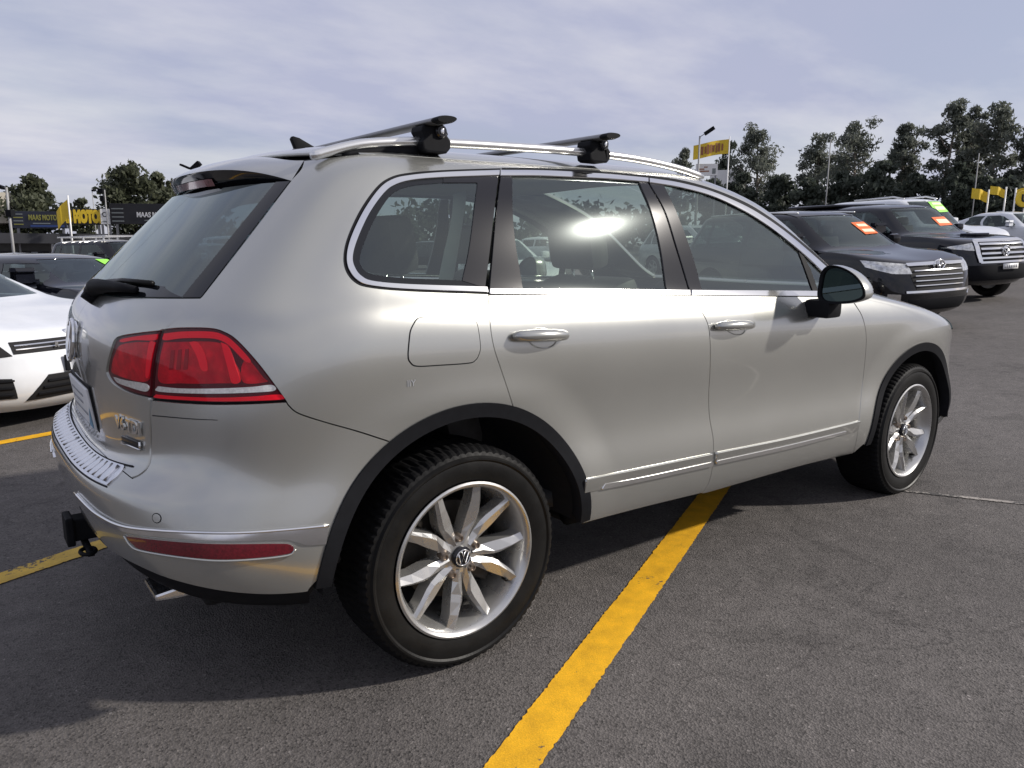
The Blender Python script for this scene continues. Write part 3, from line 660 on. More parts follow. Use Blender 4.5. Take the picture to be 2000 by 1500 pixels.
fr1 = clean(cat(C(dlo_rear_in[1:]), C([(949, 561), (910, 560)])[:0], C([(947, 560), (906, 548)], 3), C([(903, 547), (800, 543), (738, 537), (716, 530), (707, 520), (703, 505), (712, 474), (734, 425), (760, 385), (782, 369), (812, 361), (866, 356)])), .002)
both('glass_border', patch(H, fr1, off=-.003, lip=0, step=.015), MT['frit'], qs)
cp = clean(cat(C([(866, 347), (974, 343)]), C([(973, 344), (958, 480), (948, 561)]), C([(946, 561), (904, 548)]), C([(904, 546), (918, 480), (933, 357)]), C([(930, 356), (866, 356)])), .002)
both('pillar_cover', patch(H, cp, off=-.001, lip=.01, step=.02), MT['black_trim'], qs)
# doors above the waist
dt = both('door_frame_trim', patch(H, clean(cat(C([(980, 328), (1050, 328.5), (1112, 331), (1190, 336), (1265, 343), (1325, 351), (1389, 368), (1453, 394), (1497, 420), (1541, 452), (1585, 489), (1620, 522)]), C(dlo_top_in[::-1])), .002), off=.001, lip=.01, step=.02), MT['black_plastic'], qs)
split = (1266, 1271)
both('chrome_top', patch(H, clean(cat(C([q for q in dlo_top if q[0] <= 1265]), C([q for q in dlo_top_in if q[0] <= 1265][::-1])), .0015), off=.005, lip=.008, step=.01), MT['chrome'], rd)
both('chrome_top', patch(H, clean(cat(C([(1268, 349.5)]+[q for q in dlo_top if q[0] > 1265]), C(([(1269, 357)]+[q for q in dlo_top_in if q[0] > 1265])[::-1])), .0015), off=.005, lip=.008, step=.01), MT['chrome'], fd)
def strip(x0, x1, name, par): 
    f = lambda x, a, b: a+(b-a)*(x-953)/(1614-953)
    xs_ = np.linspace(x0, x1, 8)
    both(name, patch(H, clean(cat(C([(x, f(x, 564.5, 569)) for x in xs_], 2), C([(x, f(x, 575, 579)) for x in xs_[::-1]], 2)), .0015), off=.006, lip=.009, step=.01), MT['chrome'], par)
strip(956, 1346, 'chrome_waist', rd); strip(1350, 1612, 'chrome_waist', fd)
rgl = clean(cat(C([(998, 344), (1050, 344), (1112, 346.5), (1190, 350), (1247, 355)]), C([(1250, 358), (1272, 410), (1290, 480), (1303, 566)]), C([(1300, 567), (1150, 566.5), (1022, 565)]), C([(1020, 562), (1004, 450), (1000, 346)])), .002)
both('window_glass', patch(H, rgl, off=-.006, lip=.004), MT['glass'], rd)
fgl = clean(cat(C([(1296, 359), (1325, 366), (1389, 383), (1448, 410), (1491, 436), (1533, 467), (1560, 490)]), C([(1562, 492), (1576, 530), (1590, 569)]), C([(1588, 569), (1480, 569), (1373, 568)]), C([(1371, 566), (1350, 490), (1322, 415), (1297, 362)])), .002)
both('window_glass', patch(H, fgl, off=-.006, lip=.004), MT['glass'], fd)
tri = clean(cat(C([(1571, 500), (1610, 536), (1614, 545)]), C([(1614, 550), (1613, 568)]), C([(1610, 569), (1599, 569)]), C([(1597, 566), (1583, 525), (1570, 500)])), .002)
both('corner_window', patch(H, tri, off=-.005, lip=.004), MT['glass'], fd)
both('window_divider', patch(H, clean(cat(C([(1562, 492), (1571, 500)]), C([(1584, 525), (1599, 569)]), C([(1589, 569), (1575, 530), (1561, 492)])), .002), off=-.002, lip=.01, step=.02), MT['black_plastic'], fd)
p1 = clean(cat(C([(979, 344), (998, 344)]), C([(1000, 346), (1004, 450), (1022, 565)]), C([(1018, 566), (957, 565)]), C([(958, 560), (968, 440), (978, 346)])), .002)
both('pillar_cover', patch(H, p1, off=-.001, lip=.012, step=.02), MT['black_trim'], rd)
p2 = clean(cat(C([(1249, 355.5), (1264, 356)]), C([(1266, 358), (1296, 412), (1318, 480), (1345, 567)]), C([(1342, 567), (1304, 567)]), C([(1302, 562), (1290, 480), (1272, 410), (1250, 358)])), .002)
both('pillar_cover', patch(H, p2, off=-.001, lip=.012, step=.02), MT['black_trim'], rd)
p3 = clean(cat(C([(1270, 357), (1295, 359)]), C([(1297, 362), (1322, 415), (1350, 490), (1372, 567)]), C([(1370, 568), (1350, 567.5)]), C([(1347, 562), (1322, 480), (1300, 412), (1271, 360)])), .002)
both('pillar_cover', patch(H, p3, off=-.001, lip=.012, step=.02), MT['black_trim'], fd)
# ---- lower door mouldings with chrome fillet
def moulding(poly):            # proud along its upper edge and tucked in below
    def fn(v, P, N):
        b = np.array([[np.interp(u, [poly[:, 0].min(), poly[:, 0].max()], [0, 1])] for u in v[:, 0]])[:, 0]; k = np.polyfit(poly[:, 0], poly[:, 1], 1); d = v[:, 1]-(k[0]*v[:, 0]+k[1]); t = np.clip((d+.03)/.06, 0, 1)
        return P+N*(.002+.014*t)[:, None]
    return patch(H, poly, fn=fn, lip=.014, step=.015)
both('door_moulding', moulding(clean(cat(C([(1140, 936), (1260, 912), (1388, 886)]), C([(1388, 908), (1260, 936), (1182, 953), (1140, 962)])), .002)), MT['silver'], rd)
both('chrome_fillet', patch(H, clean(cat(C([(1178, 944), (1260, 929), (1389, 901)], 5), C([(1389, 909), (1260, 937), (1172, 955)], 5)), .0015), off=.011, lip=.012, step=.012), MT['chrome'], rd)
both('door_moulding', moulding(clean(cat(C([(1396, 884), (1540, 855), (1676, 822)]), C([(1672, 843), (1540, 875), (1396, 907)])), .002)), MT['silver'], fd)
both('chrome_fillet', patch(H, clean(cat(C([(1397, 899), (1540, 868), (1650, 841)], 5), C([(1648, 846), (1540, 875), (1397, 906)], 5)), .0015), off=.011, lip=.012, step=.012), MT['chrome'], fd)
# ---- fuel flap
fl = C([(812, 627), (822, 621), (860, 619.5), (905, 619), (922, 624), (931, 634), (937, 675), (934, 692), (928, 702), (915, 708), (860, 712), (815, 714), (802, 707), (798, 695), (800, 665), (803, 645), (812, 627)], 6)
mfl = patch(H, clean(fl, .0015), off=.0022, lip=.003, step=.015); mk('fuel_flap', mfl, MT['silver'], suv)
mk('fuel_flap_gap', patch(H, clean(inset(clean(fl, .0015), -.0035), .0015), off=.0006, lip=.001, step=.015), MT['black_plastic'], suv)
# ---- wheel arch mouldings (black), liners
for cx, R, n1_, a0, a1 in ((0, .514, 'rear', 3, 174), (WB, .489, 'front', 2, 180)):
    pol = clean(cat(arc(cx, R, a0, a1, 60), arc(cx, R-.045, a1, a0, 60)), .002)
    both('arch_moulding', patch(H, pol, off=.006, lip=.05, step=.014), MT['black_plastic'], (suv, suv))
    L = []
    for y in (-.945, -.90, -.55): L.append([(cx+(R-.03)*math.cos(D2R(a)), y, ZH+(R-.03)*math.sin(D2R(a))) for a in np.linspace(2, 178, 40)])
    V = [p for r in L for p in r]; F = [[k*40+i, k*40+i+1, (k+1)*40+i+1, (k+1)*40+i] for k in range(2) for i in range(39)]
    c0 = len(V); V.append((cx, -.55, ZH-.1)); F += [[80+i, 80+i+1, c0] for i in range(39)]
    both('arch_liner', (V, F, None), MT['liner'], (suv, suv))
# ---- dark shell behind the shut lines, floor pan
shell = clean(cat([(0, vrow(1.2))], np.stack([np.linspace(.01, UE, 80), np.full(80, vrow(1.0))], -1), [(UE, vrow(10.5))], [(ufr(.5), vrow(10.5))], TP([(2.3, -.80)]), C([(1600, 590), (1350, 590), (960, 590), (720, 585), (640, 520), (650, 450), (720, 330)]), C([(600, 330), (410, 575)]), [(0, v_gb-.03)]), .004)
ms = patch(H, shell, off=-.022, lip=0, step=.04)
Vs = np.array(ms[0]); keep = []
for f in ms[1]:
    c = Vs[f].mean(0)
    if min(math.hypot(c[0], c[2]-ZH)/.515, math.hypot(c[0]-WB, c[2]-ZH)/.49) > 1: keep.append(f)
ms = (ms[0], keep, ms[2]); mk('inner_shell', merge(ms, mirror(ms)), MT['void'], suv)
mk('floor_pan', join(box(-.72, 3.5, -.62, .62, .28, .34, .02), box(.52, 2.38, -.84, .84, .33, .38, .02), box(-.74, -.40, -.62, .62, .36, .44, .03)), MT['void'], suv)
both('sill', tube([(.50, -.85, .375), (1.3, -.85, .365), (2.40, -.845, .355)], .035, 10), MT['black_plastic'], (suv, suv))
uvm = C([(803, 749), (803.5, 749)], 1)[:1]; pm_, nm_ = H.ev(uvm, .0012)
mk('small_lettering', xf(text_mesh('IIY', .026, .0004), frame(pm_[0], (1, 0, 0), (0, 0, 1))), MT['print_grey'], qs[0], smooth=False)
# ---- wheels: tyre, rim with ten blades, bolts, disc
def tyre_mesh(R=.370, Rr=.252, w=.246, n=240, blocks=80):
    prof = [(Rr-.012, -w*.36), (Rr+.004, -w*.44), (Rr+.012, -w*.485), (Rr+.035, -w*.515), (Rr+.06, -w*.52), (R-.046, -w*.508), (R-.040, -w*.528), (R-.034, -w*.528), (R-.028, -w*.490), (R-.016, -w*.475), (R-.009, -w*.44), (R-.004, -w*.38), (R-.001, -w*.26), (R, -w*.12), (R, 0)]
    prof = prof+[(r, -h) for r, h in prof[-2::-1]]
    V, F = [], []; m = len(prof)
    for k in range(n):
        a = 2*PI*k/n; c, s = math.cos(a), math.sin(a); per = n//blocks
        for i, (r, h) in enumerate(prof):
            if r > R-.0195 and h != 0:
                ph = (k+(1 if abs(h) < .08 else 0)+(1 if h > 0 else 0)) % per
                if ph == 0: r -= .0055 if abs(h) > .02 else .003
            V.append((r*c, h, r*s))
    for k in range(n):
        k2 = (k+1) % n
        for i in range(m-1): F.append([k*m+i, k2*m+i, k2*m+i+1, k*m+i+1])
    return V, F, None
def spoke(sgn=1):
    # one faceted blade pointing along +x; y is the axle, outwards negative
    st = [(.045, .0140, .022), (.085, .0185, .020), (.125, .0225, .013), (.150, .0225, .008), (.190, .0180, .002), (.240, .0150, .0)]
    V, F = [], []
    for r, hw, dy in st:
        y = -.070+dy; sk = sgn*.010*math.sin(PI*min(1, (r-.04)/.2)); rdg = sgn*hw*(.45 if r > .12 else -.1)
        V += [(r, y+.055, sk-hw*1.15), (r, y+.010, sk-hw), (r, y, sk+rdg), (r, y+.010, sk+hw), (r, y+.055, sk+hw*1.15)]
    for i in range(len(st)-1):
        for k in range(4): F.append([i*5+k, i*5+k+1, (i+1)*5+k+1, (i+1)*5+k][::-1])
    return V, F
def vw_strokes(R, t=.06):
    """a ring with a V over a W, as polylines in the unit disc"""
    ring = [(R*math.cos(a), R*math.sin(a)) for a in np.linspace(0, 2*PI, 33)]
    vee = [(-.30*R, .90*R), (0, .12*R), (.30*R, .90*R)]
    dub = [(-.74*R, .62*R), (-.36*R, -.80*R), (0, .04*R), (.36*R, -.80*R), (.74*R, .62*R)]
    return [ring, vee, dub]
tyre_m = tyre_mesh(); rim_parts = []
barrel = lathe([(.258, -.118), (.259, -.124), (.252, -.127), (.243, -.122), (.237, -.108), (.226, -.085), (.216, -.02), (.212, .07), (.235, .11)], 72)
hubm = lathe([(.0, -.080), (.052, -.080), (.066, -.077), (.076, -.068), (.080, -.050), (.082, .03)], 40)
sp_m = []
for k in range(10):
    v, f = spoke(1 if k % 2 else -1); a = 2*PI*k/10+D2R(9)
    sp_m.append(([(x*math.cos(a)-z*math.sin(a), y-.038, x*math.sin(a)+z*math.cos(a)) for x, y, z in v], f, None))
W_SRC = {}
MT['bolt'] = mat('weathered bolt steel', (.30, .25, .21), .35, .85, noise=(60, .3))
def tread_split(m, R=.370):
    V, F, _ = m; T, Sd = [], []
    for f in F:
        r = sum(math.hypot(V[i][0], V[i][2]) for i in f)/4; (T if r > R-.020 else Sd).append(f)
    return (V, Sd, None), (V, T, None)
def pack(m):
    V, F, _ = m; used = sorted({i for f in F for i in f}); ix = {a: b for b, a in enumerate(used)}
    return [V[i] for i in used], [[ix[i] for i in f] for f in F], None
side_m, tread_m = [pack(q) for q in tread_split(tyre_m)]
MT['tread_shade'] = mat('shade-darkened tread', (.007, .007, .0075), .8, 0, 0, .1, noise=(20, .3))  # shade under the arch is put into this colour, blacker than the sidewall
def wheel(cx, y, ang, steer=0):
    w = empty('wheel', (cx, y, ZH), 0, suv); s = 1 if y < 0 else -1
    w.rotation_euler = (0, ang, steer); w.scale = (1, s, 1)
    def add(name, key, fn, material, loc=(0, 0, 0), rot=(0, 0, 0), **k):
        if key not in W_SRC: W_SRC[key] = mk(name, fn(), material, w, **k); o = W_SRC[key]
        else: o = inst(name, W_SRC[key], w)
        o.location = loc; o.rotation_euler = rot; return o
    ty = add('tyre', 'tyre', lambda: side_m, MT['rubber'], angle=25); add('tread', 'tread', lambda: tread_m, MT['tread_shade'], smooth=False)
    add('rim', 'rim', lambda: barrel, MT['alloy'], angle=40)
    add('hub', 'hub', lambda: hubm, MT['alloy'], angle=40)
    for k in range(10): add('spoke', 'spoke%d' % k, lambda: sp_m[k], MT['alloy'], smooth=False)
    for k in range(5):
        a = 2*PI*k/5+D2R(27); add('wheel_bolt', 'bolt', lambda: lathe([(0, -.088), (.0065, -.088), (.0075, -.092), (.0105, -.092), (.0125, -.084), (.0145, -.080), (.0145, -.05)], 14), MT['bolt'], (.064*math.cos(a), -.0, .064*math.sin(a)), angle=30)
    add('centre_cap', 'cap', lambda: lathe([(0, -.096), (.030, -.095), (.035, -.090), (.036, -.06)], 32), MT['black_trim'], angle=40)
    def em():
        ms = []
        for pl in vw_strokes(.026): ms.append(tube([(x, -.0968, z) for x, z in pl], .0026, 6))
        return join(*ms)
    add('emblem', 'emblem', em, MT['chrome'])
    add('brake_disc', 'disc', lambda: lathe([(.06, .0), (.165, .0), (.168, .01), (.165, .03), (.06, .03)], 48), MT['dark_metal'], angle=40)
    add('brake_caliper', 'cal', lambda: box(.10, .19, -.03, .06, -.06, .09, .015), MT['dark_metal'], rot=(0, -ang+.5, 0))
    add('valve', 'valve', lambda: tube([(.214, -.075, 0), (.205, -.105, 0)], .006, 8), MT['rubber'], rot=(0, .55, 0))
    add('rim_back', 'back', lambda: lathe([(.0, .06), (.215, .06), (.216, .05)], 40), MT['void'])
    return w
wheel(0, -.830, D2R(4)); wheel(WB, -.828, D2R(20), D2R(1.7)); wheel(0, .830, .9); wheel(WB, .828, 2.0, D2R(1.7))
# ---- door handles
def handle(px_pts, door, m):
    (x0, y0), (x1, y1) = px_pts
    a = H.ev(C([(x0, y0), (x0+.3, y0)], 1)[:1])[0][0]; b = H.ev(C([(x1, y1), (x1+.3, y1)], 1)[:1])[0][0]
    L = np.linalg.norm(b-a); pts = []; rad = []
    for t in np.linspace(0, 1, 13):
        p = a+(b-a)*t; q = H.ev(SDm([(p[0], p[2])]))[0][0]
        pts.append((p[0], q[1]-.006-.030*math.sin(PI*t)**.6, p[2]+.004*math.sin(PI*t))); rad.append(.0185+.0045*math.sin(PI*t) if 0 < t < 1 else .010)
    mm = tube(pts, rad, 14, flat=.62+.25)
    both('door_handle', mm, MT['silver'], door)
    c = a+(b-a)*.56; th = np.linspace(0, 2*PI, 28, endpoint=False)
    uv0 = SDm([(c[0], c[2]-.008)])[0]
    cup = uv0+np.stack([.062*np.cos(th), .037*np.sin(th)], -1)
    def dish(v, P, N):
        d = np.hypot((v[:, 0]-uv0[0])/.062, (v[:, 1]-uv0[1])/.037); return P-N*(.022*np.clip(1-d*d, 0, 1)-.0025)[:, None]
    both('handle_recess', patch(H, cup, fn=dish, step=.008, lip=.002), MT['silver'], door)
handle(((999, 656), (1102, 654)), rd, 0); handle(((1394, 637), (1464, 634)), fd, 0)
# ---- mirrors
def mirror_parts():
    # outline in (y, z) seen from behind; y grows outwards (negative)
    out = [(-.985, 1.150), (-.988, 1.20), (-.995, 1.245), (-1.02, 1.272), (-1.06, 1.276), (-1.11, 1.262), (-1.155, 1.236), (-1.190, 1.198), (-1.203, 1.165), (-1.196, 1.142), (-1.15, 1.122), (-1.08, 1.112), (-1.02, 1.112), (-.995, 1.125)]
    o = crom(out, 4, closed=True); cy, cz = -1.09, 1.19
    def ring(x, s, dz=0): return [(x+.05*(y+1.09)*0, cy+(y-cy)*s, cz+(z-cz)*s+dz) for y, z in o]
    n = len(o)
    def loft(rs, cap=True):
        V = [p for r in rs for p in r]; F = []
        for k in range(len(rs)-1):
            for i in range(n): F.append([k*n+i, k*n+(i+1) % n, (k+1)*n+(i+1) % n, (k+1)*n+i])
        if cap: F.append([(len(rs)-1)*n+i for i in range(n)])
        return V, F, None
    back = loft([ring(1.832, .985), ring(1.826, 1.0), ring(1.85, 1.02), ring(1.885, .99), ring(1.915, .88), ring(1.935, .68), ring(1.945, .40)])
    bez = loft([ring(1.845, .84), ring(1.828, .87), ring(1.822, .985), ring(1.838, 1.008), ring(1.846, 1.012)], False)
    gl = loft([ring(1.836, .86)]); gl = (gl[0], [list(range(n))], None)
    return back, bez, gl
back, bez, gl = mirror_parts()
mh_ = both('door_mirror', back, MT['silver'], (suv, suv), angle=50)
both('mirror_bezel', bez, MT['black_plastic'], mh_, angle=50)
both('mirror_glass', gl, MT['mirror'], mh_, smooth=False)
both('mirror_stalk', xf(box(1.82, 1.93, -1.05, -.925, 1.045, 1.125, .02), Matrix.Identity(4)), MT['black_plastic'], mh_, angle=50)
# ---- roof rails, cross bars, aerial
rail_px = [(607, 305.5), (640, 296), (680, 286), (720, 280), (800, 277), (900, 281), (1000, 287), (1100, 294), (1200, 304.5), (1270, 316), (1330, 331), (1372, 346)]
rail = [tuple(px_at(q, 1, -.65)) for q in crom(rail_px, 4)]
rr_ = both('roof_rail', tube(rail, [.010]+[.0155]*(len(rail)-2)+[.010], 12), MT['rail'], (suv, suv))
rz = {round(p[0], 2): p[2] for p in rail}
def railz(x): return float(np.interp(x, [p[0] for p in rail], [p[2] for p in rail]))
def roofz(x, y):
    return float(H.ev(TP([(x, y)]))[0][0][2])
x0, x1 = rail[0][0]+.10, px_at((815, 280), 1, -.65)[0]
pl = [(x, railz(x)-.012) for x in np.linspace(x0, x1, 12)]+[(x, roofz(x, -.65)-.012) for x in np.linspace(x1, x0, 12)]
both('rail_infill', prism(pl, -.657, -.643), MT['black_plastic'], rr_)
for xq in ():
    both('rail_post', box(xq-.05, xq+.05, -.617, -.593, roofz(xq, -.605)-.02, railz(xq), .006), MT['rail'], rr_)
def cross_bar(end_px, foot_px):
    e = px_at(end_px, 1, -.76); xb_, zb = e[0], e[2]
    sec = [(xb_+.040*math.cos(a), zb+.0125*math.sin(a)+.004*math.cos(a)) for a in np.linspace(0, 2*PI, 24, endpoint=False)]
    ys = np.linspace(-.735, .735, 15); V = []; F = []
    for y in ys: V += [(x, y, z) for x, z in sec]
    for k in range(14):
        for i in range(24): F.append([k*24+i, k*24+(i+1) % 24, (k+1)*24+(i+1) % 24, (k+1)*24+i])
    b = mk('roof_bar', (V, F, None), MT['bar'], suv)
    capm = [(xb_+(x-xb_)*1.0, z) for x, z in sec]
    def cap(s):
        V = [(x, s*.733, z) for x, z in sec]+[(xb_+(x-xb_)*1.02, s*.750, zb+(z-zb)*1.05) for x, z in sec]+[(xb_+(x-xb_)*.86, s*.767, zb+(z-zb)*.8) for x, z in sec]
        F = [[k*24+i, k*24+(i+1) % 24, (k+1)*24+(i+1) % 24, (k+1)*24+i] for k in range(2) for i in range(24)]+[[48+i for i in range(24)]]
        return V, F, None
    for s in (-1, 1):
        mk('bar_end_cap', cap(s), MT['black_plastic'], b, angle=40)
        zr_ = railz(xb_)
        prof = [(-.045, zb-.012), (-.05, zb-.03), (-.036, zb-.05), (-.05, zr_-.006), (-.045, zr_-.030), (-.03, zr_-.036), (.042, zr_-.036), (.056, zr_-.02), (.058, zr_+.005), (.044, zr_+.02), (.050, zb-.035), (.035, zb-.012)]
        mk('bar_foot', prism([(xb_+a, z) for a, z in prof], s*.620, s*.695, bev=.006), MT['black_plastic'], b, smooth=False)
        mk('lock_cover', xf(lathe([(0, -.010), (.016, -.009), (.021, -.004), (.021, .01)], 18), Matrix.Translation((xb_+.018, s*.697, zr_+.030)) @ Matrix.Scale(-s, 4, (0, 1, 0)) if s > 0 else Matrix.Translation((xb_+.018, -.697, zr_+.030))), MT['black_trim'], b, angle=30)
        mk('lock_key', box(xb_+.010, xb_+.022, s*.709-.003, s*.709+.003, zr_+.022, zr_+.038, .002), MT['brushed'], b)
    return b
cross_bar((872, 233), None); cross_bar((1196, 265.5), None)
ax = H.ev(TP([(-.10, -.001)]))[0][0]
mk('roof_aerial', prism([(ax[0]-.03, ax[2]-.01), (ax[0]-.052, ax[2]+.045), (ax[0]-.045, ax[2]+.055), (ax[0]-.02, ax[2]+.050), (ax[0]+.06, ax[2]+.012), (ax[0]+.09, ax[2]-.01)], -.012, .012, bev=.004), MT['black_plastic'], suv)
# ---- tailgate spoiler
lipE = H.ev(C([(569, 353), (569.5, 353)], 1)[:1])[0][0]
def lip_at(t):
    a = abs(t); return np.array([-.528+(lipE[0]+.528)*a**2.3, math.copysign(1, t)*a*abs(lipE[1]), 1.580+(lipE[2]-1.580)*a**3.5])
def spoiler():
    ny = 41; rows = []; ue = roof_rear[0]
    for t in np.linspace(-1, 1, ny):
        p0, n0 = H.ev([(abs(t)*ue, VR+(roof_rear[1]-VR)*sm(abs(t)*1.0)**4)], .001); p0 = p0[0].copy(); p0[1] = math.copysign(1, t)*abs(p0[1]); l = lip_at(t); hgt = 1-abs(t)**5
        up = l+np.array([0, 0, .016*hgt])
        top = [tuple(p0+(up-p0)*k+np.array([0, 0, .010*math.sin(PI*k)*hgt])) for k in np.linspace(0, 1, 7)]
        lipz = [tuple(l+np.array([-.006*hgt, 0, .009*hgt])), tuple(l+np.array([-.003*hgt, 0, 0]))]
        dark = [tuple(l+np.array([.010, 0, -.018])*hgt), tuple(l+np.array([.026, 0, -.044])*hgt), tuple(l+np.array([.050, 0, -.056])*hgt)]
        rows.append(top+lipz+dark)
    m = len(rows[0]); V = [p for r in rows for p in r]
    T = [[k*m+i, k*m+i+1, (k+1)*m+i+1, (k+1)*m+i] for k in range(ny-1) for i in range(7)]
    Dk = [[k*m+i, k*m+i+1, (k+1)*m+i+1, (k+1)*m+i] for k in range(ny-1) for i in range(7, m-1)]
    return (V, T, None), (V, Dk, None), rows
def compact(m):
    V, F, _ = m; used = sorted({i for f in F for i in f}); ix = {a: b for b, a in enumerate(used)}
    return [V[i] for i in used], [[ix[i] for i in f] for f in F], None
st_, sd_, srows = spoiler()
spo = mk('spoiler', compact(st_), MT['silver'], tg)
mk('spoiler_underside', compact(sd_), MT['frit'], tg)
MT['brake_lens'] = mat('smoked brake lamp lens', (.28, .10, .10), .12, .2, 1.0, noise=(60, .4))
def brake_lamp():
    V, F = [], []
    for t in np.linspace(-.36, .36, 15):
        l = lip_at(t); V += [tuple(l+np.array([.004, 0, -.016])), tuple(l+np.array([.014, 0, -.038]))]
    for k in range(14): F.append([k*2, k*2+1, k*2+3, k*2+2])
    return V, F, None
mk('brake_lamp', brake_lamp(), MT['brake_lens'], tg)
# ---- rear wiper
def onrear(y, z, off): 
    p, n = H.ev(RE([(y, z)]), off); q = p[0].copy(); 
    if y > 0: q[1] *= -1
    return tuple(q)
wp = mk('wiper_arm', tube([onrear(-.06, 1.185, .020), onrear(-.12, 1.20, .028), onrear(-.22, 1.208, .026), onrear(-.33, 1.214, .02), onrear(-.45, 1.216, .014)], [.022, .027, .020, .015, .010], 10), MT['black_plastic'], tg)
mk('wiper_blade', tube([onrear(-.10, 1.225, .012), onrear(-.28, 1.236, .012), onrear(-.50, 1.238, .010)], .008, 8), MT['rubber'], wp)
mk('wiper_pivot', tube([onrear(-.07, 1.185, -.005), onrear(-.07, 1.185, .035)], .030, 16), MT['black_plastic'], wp)
# ---- badge, plate, lettering on the tailgate
bx = onrear(0, 1.045, 0)
def rear_M(y, z, off):
    p = onrear(y, z, off); q = onrear(y-.02, z, off); r = onrear(y, z+.02, off)
    return frame(p, Vector(q)-Vector(p), Vector(r)-Vector(p))
eb = []
for plg in vw_strokes(.068):
    eb.append(tube([(x, y, .012) for x, y in plg], .0055, 8))
mk('badge', xf(join(lathe([(0, .006), (.062, .006), (.064, 0)], 40, 'Z'), *eb), rear_M(0, 1.04, -.003)), MT['chrome'], tg, angle=40)
pm = rear_M(0, .838, .006)
MT['plate'] = mat('number plate', (.72, .73, .74), .4, noise=(20, .05))
MT['plate_blue'] = mat('plate blue', (.06, .22, .36), .4)
plt = mk('number_plate', xf(box(-.186, .186, -.067, .067, -.004, .004, .002), pm), MT['plate'], tg)
mk('plate_corner', xf(([(.10, -.064, .0055), (.183, -.064, .0055), (.183, .01, .0055)], [(0, 1, 2)], None), pm), MT['plate_blue'], tg)
for k, wdt in enumerate((.24, .20, .26)): mk('plate_print', xf(box(-.15, -.15+wdt, .028-k*.03, .036-k*.03, .0042, .0056), pm), MT['print_grey'], tg)
mk('plate_surround', xf(box(-.20, .20, -.078, .078, -.02, -.005, .004), pm), MT['black_plastic'], tg)
lt = xf(text_mesh('V6 TDI', .052, .003, bold=.0012), rear_M(-.52, .845, .004)); mk('model_lettering', lt, MT['chrome'], tg, smooth=False)
mk('badge_strip', xf(box(-.058, .058, -.010, .010, 0, .005, .002), rear_M(-.53, .800, .002)), MT['black_trim'], tg)
mk('badge_strip_edge', xf(join(box(-.062, .062, -.014, -.010, 0, .006), box(.058, .062, -.014, .010, 0, .006)), rear_M(-.53, .800, .002)), MT['chrome'], tg)
# ---- tow hitch, exhaust, under-bumper
hz = .400
th_ = mk('tow_hitch', join(box(-.985, -.80, -.038, .038, hz-.038, hz+.038, .006), box(-1.005, -.980, -.050, .050, hz-.05, hz+.05, .006)), MT['black_plastic'], suv, smooth=False)
mk('safety_chain_ring', tube([(-.955+.022*math.cos(a), -.115+.032*math.sin(a), hz-.05) for a in np.linspace(0, 2*PI, 17)], .007, 8), MT['black_plastic'], th_)
mk('hitch_bracket', box(-.96, -.94, -.15, .15, hz-.058, hz-.045), MT['black_plastic'], th_)
both('exhaust_tip', prism([(-.60, .345), (-.80, .345), (-.86, .352), (-.86, .372), (-.60, .40)], -.64, -.50, bev=.008), MT['brushed'], (suv, suv), smooth=False)
ul = cat([(0, vb0+.01)], (bump_low+np.array([0, .012]))[::-1], np.stack([np.linspace(bump_low[0][0], 0, 30), np.full(30, vrow(.1))], -1))
mu = patch(H, clean(ul, .003), off=-.012, lip=.0); mk('rear_diffuser', merge(mu, mirror(mu)), MT['black_plastic'], suv)
# ---- cabin: seats, head rests, wheel, dash, trim
def cushion(cx, cy, z0, tilt, w, h, d):
    m = box(-d/2, d/2, -w/2, w/2, 0, h, .045)
    return xf(m, Matrix.Translation((cx, cy, z0)) @ Matrix.Rotation(tilt, 4, 'Y'))
cab = mk('cabin_floor', join(box(-.55, 2.3, -.80, .80, .40, .46), box(-.75, -.35, -.78, .78, .44, .60)), MT['cabin'], suv)
def seat(cx, cy, w=.50):
    s = mk('seat_back', cushion(cx, cy, .62, D2R(-16), w, .62, .15), MT['seat'], cab, angle=40)
    mk('head_rest', cushion(cx-.20, cy, 1.255, D2R(-10), .29, .20, .11), MT['seat'], cab, angle=40)
    mk('head_rest_post', join(tube([(cx-.17, cy-.06, 1.16), (cx-.195, cy-.06, 1.28)], .007, 8), tube([(cx-.17, cy+.06, 1.16), (cx-.195, cy+.06, 1.28)], .007, 8)), MT['chrome'], cab)
    mk('seat_cushion', cushion(cx+.30, cy, .52, D2R(80), w, .52, .16), MT['seat'], cab, angle=40)
for y in (-.40, .40): seat(1.15, y)
for y in (-.44, 0, .44): seat(.22, y, .43)
mk('dashboard', prism([(1.75, .60), (1.72, 1.02), (1.80, 1.08), (2.1, 1.10), (2.4, 1.06), (2.4, .6)], -.78, .78, bev=.02), MT['cabin'], cab)
Mw = Matrix.Translation((1.63, -.40, 1.02)) @ Matrix.Rotation(D2R(62), 4, 'Y')
mk('steering_wheel', join(xf(tube([(.185*math.cos(a), .185*math.sin(a), 0) for a in np.linspace(0, 2*PI, 33)], .017, 10), Mw), xf(box(-.05, .05, -.18, .18, -.012, .012, .008), Mw), xf(box(-.17, .02, -.03, .03, -.012, .012, .008), Mw)), MT['cabin'], cab)
trim = patch(H, clean(cat(C([(905, 352), (932, 352), (918, 480), (903, 549), (880, 545), (892, 470)])), .002), off=-.075, lip=0, step=.03)
both('pillar_trim', trim, MT['cabin_light'], (cab, cab))
mhl = patch(H, cat([(0, VR+.03), (UE, VR+.03), (UE, VE), (0, VE)]), step=.08, off=-.05, lip=0); mk('headlining', merge(mhl, mirror(mhl)), MT['cabin_light'], cab)
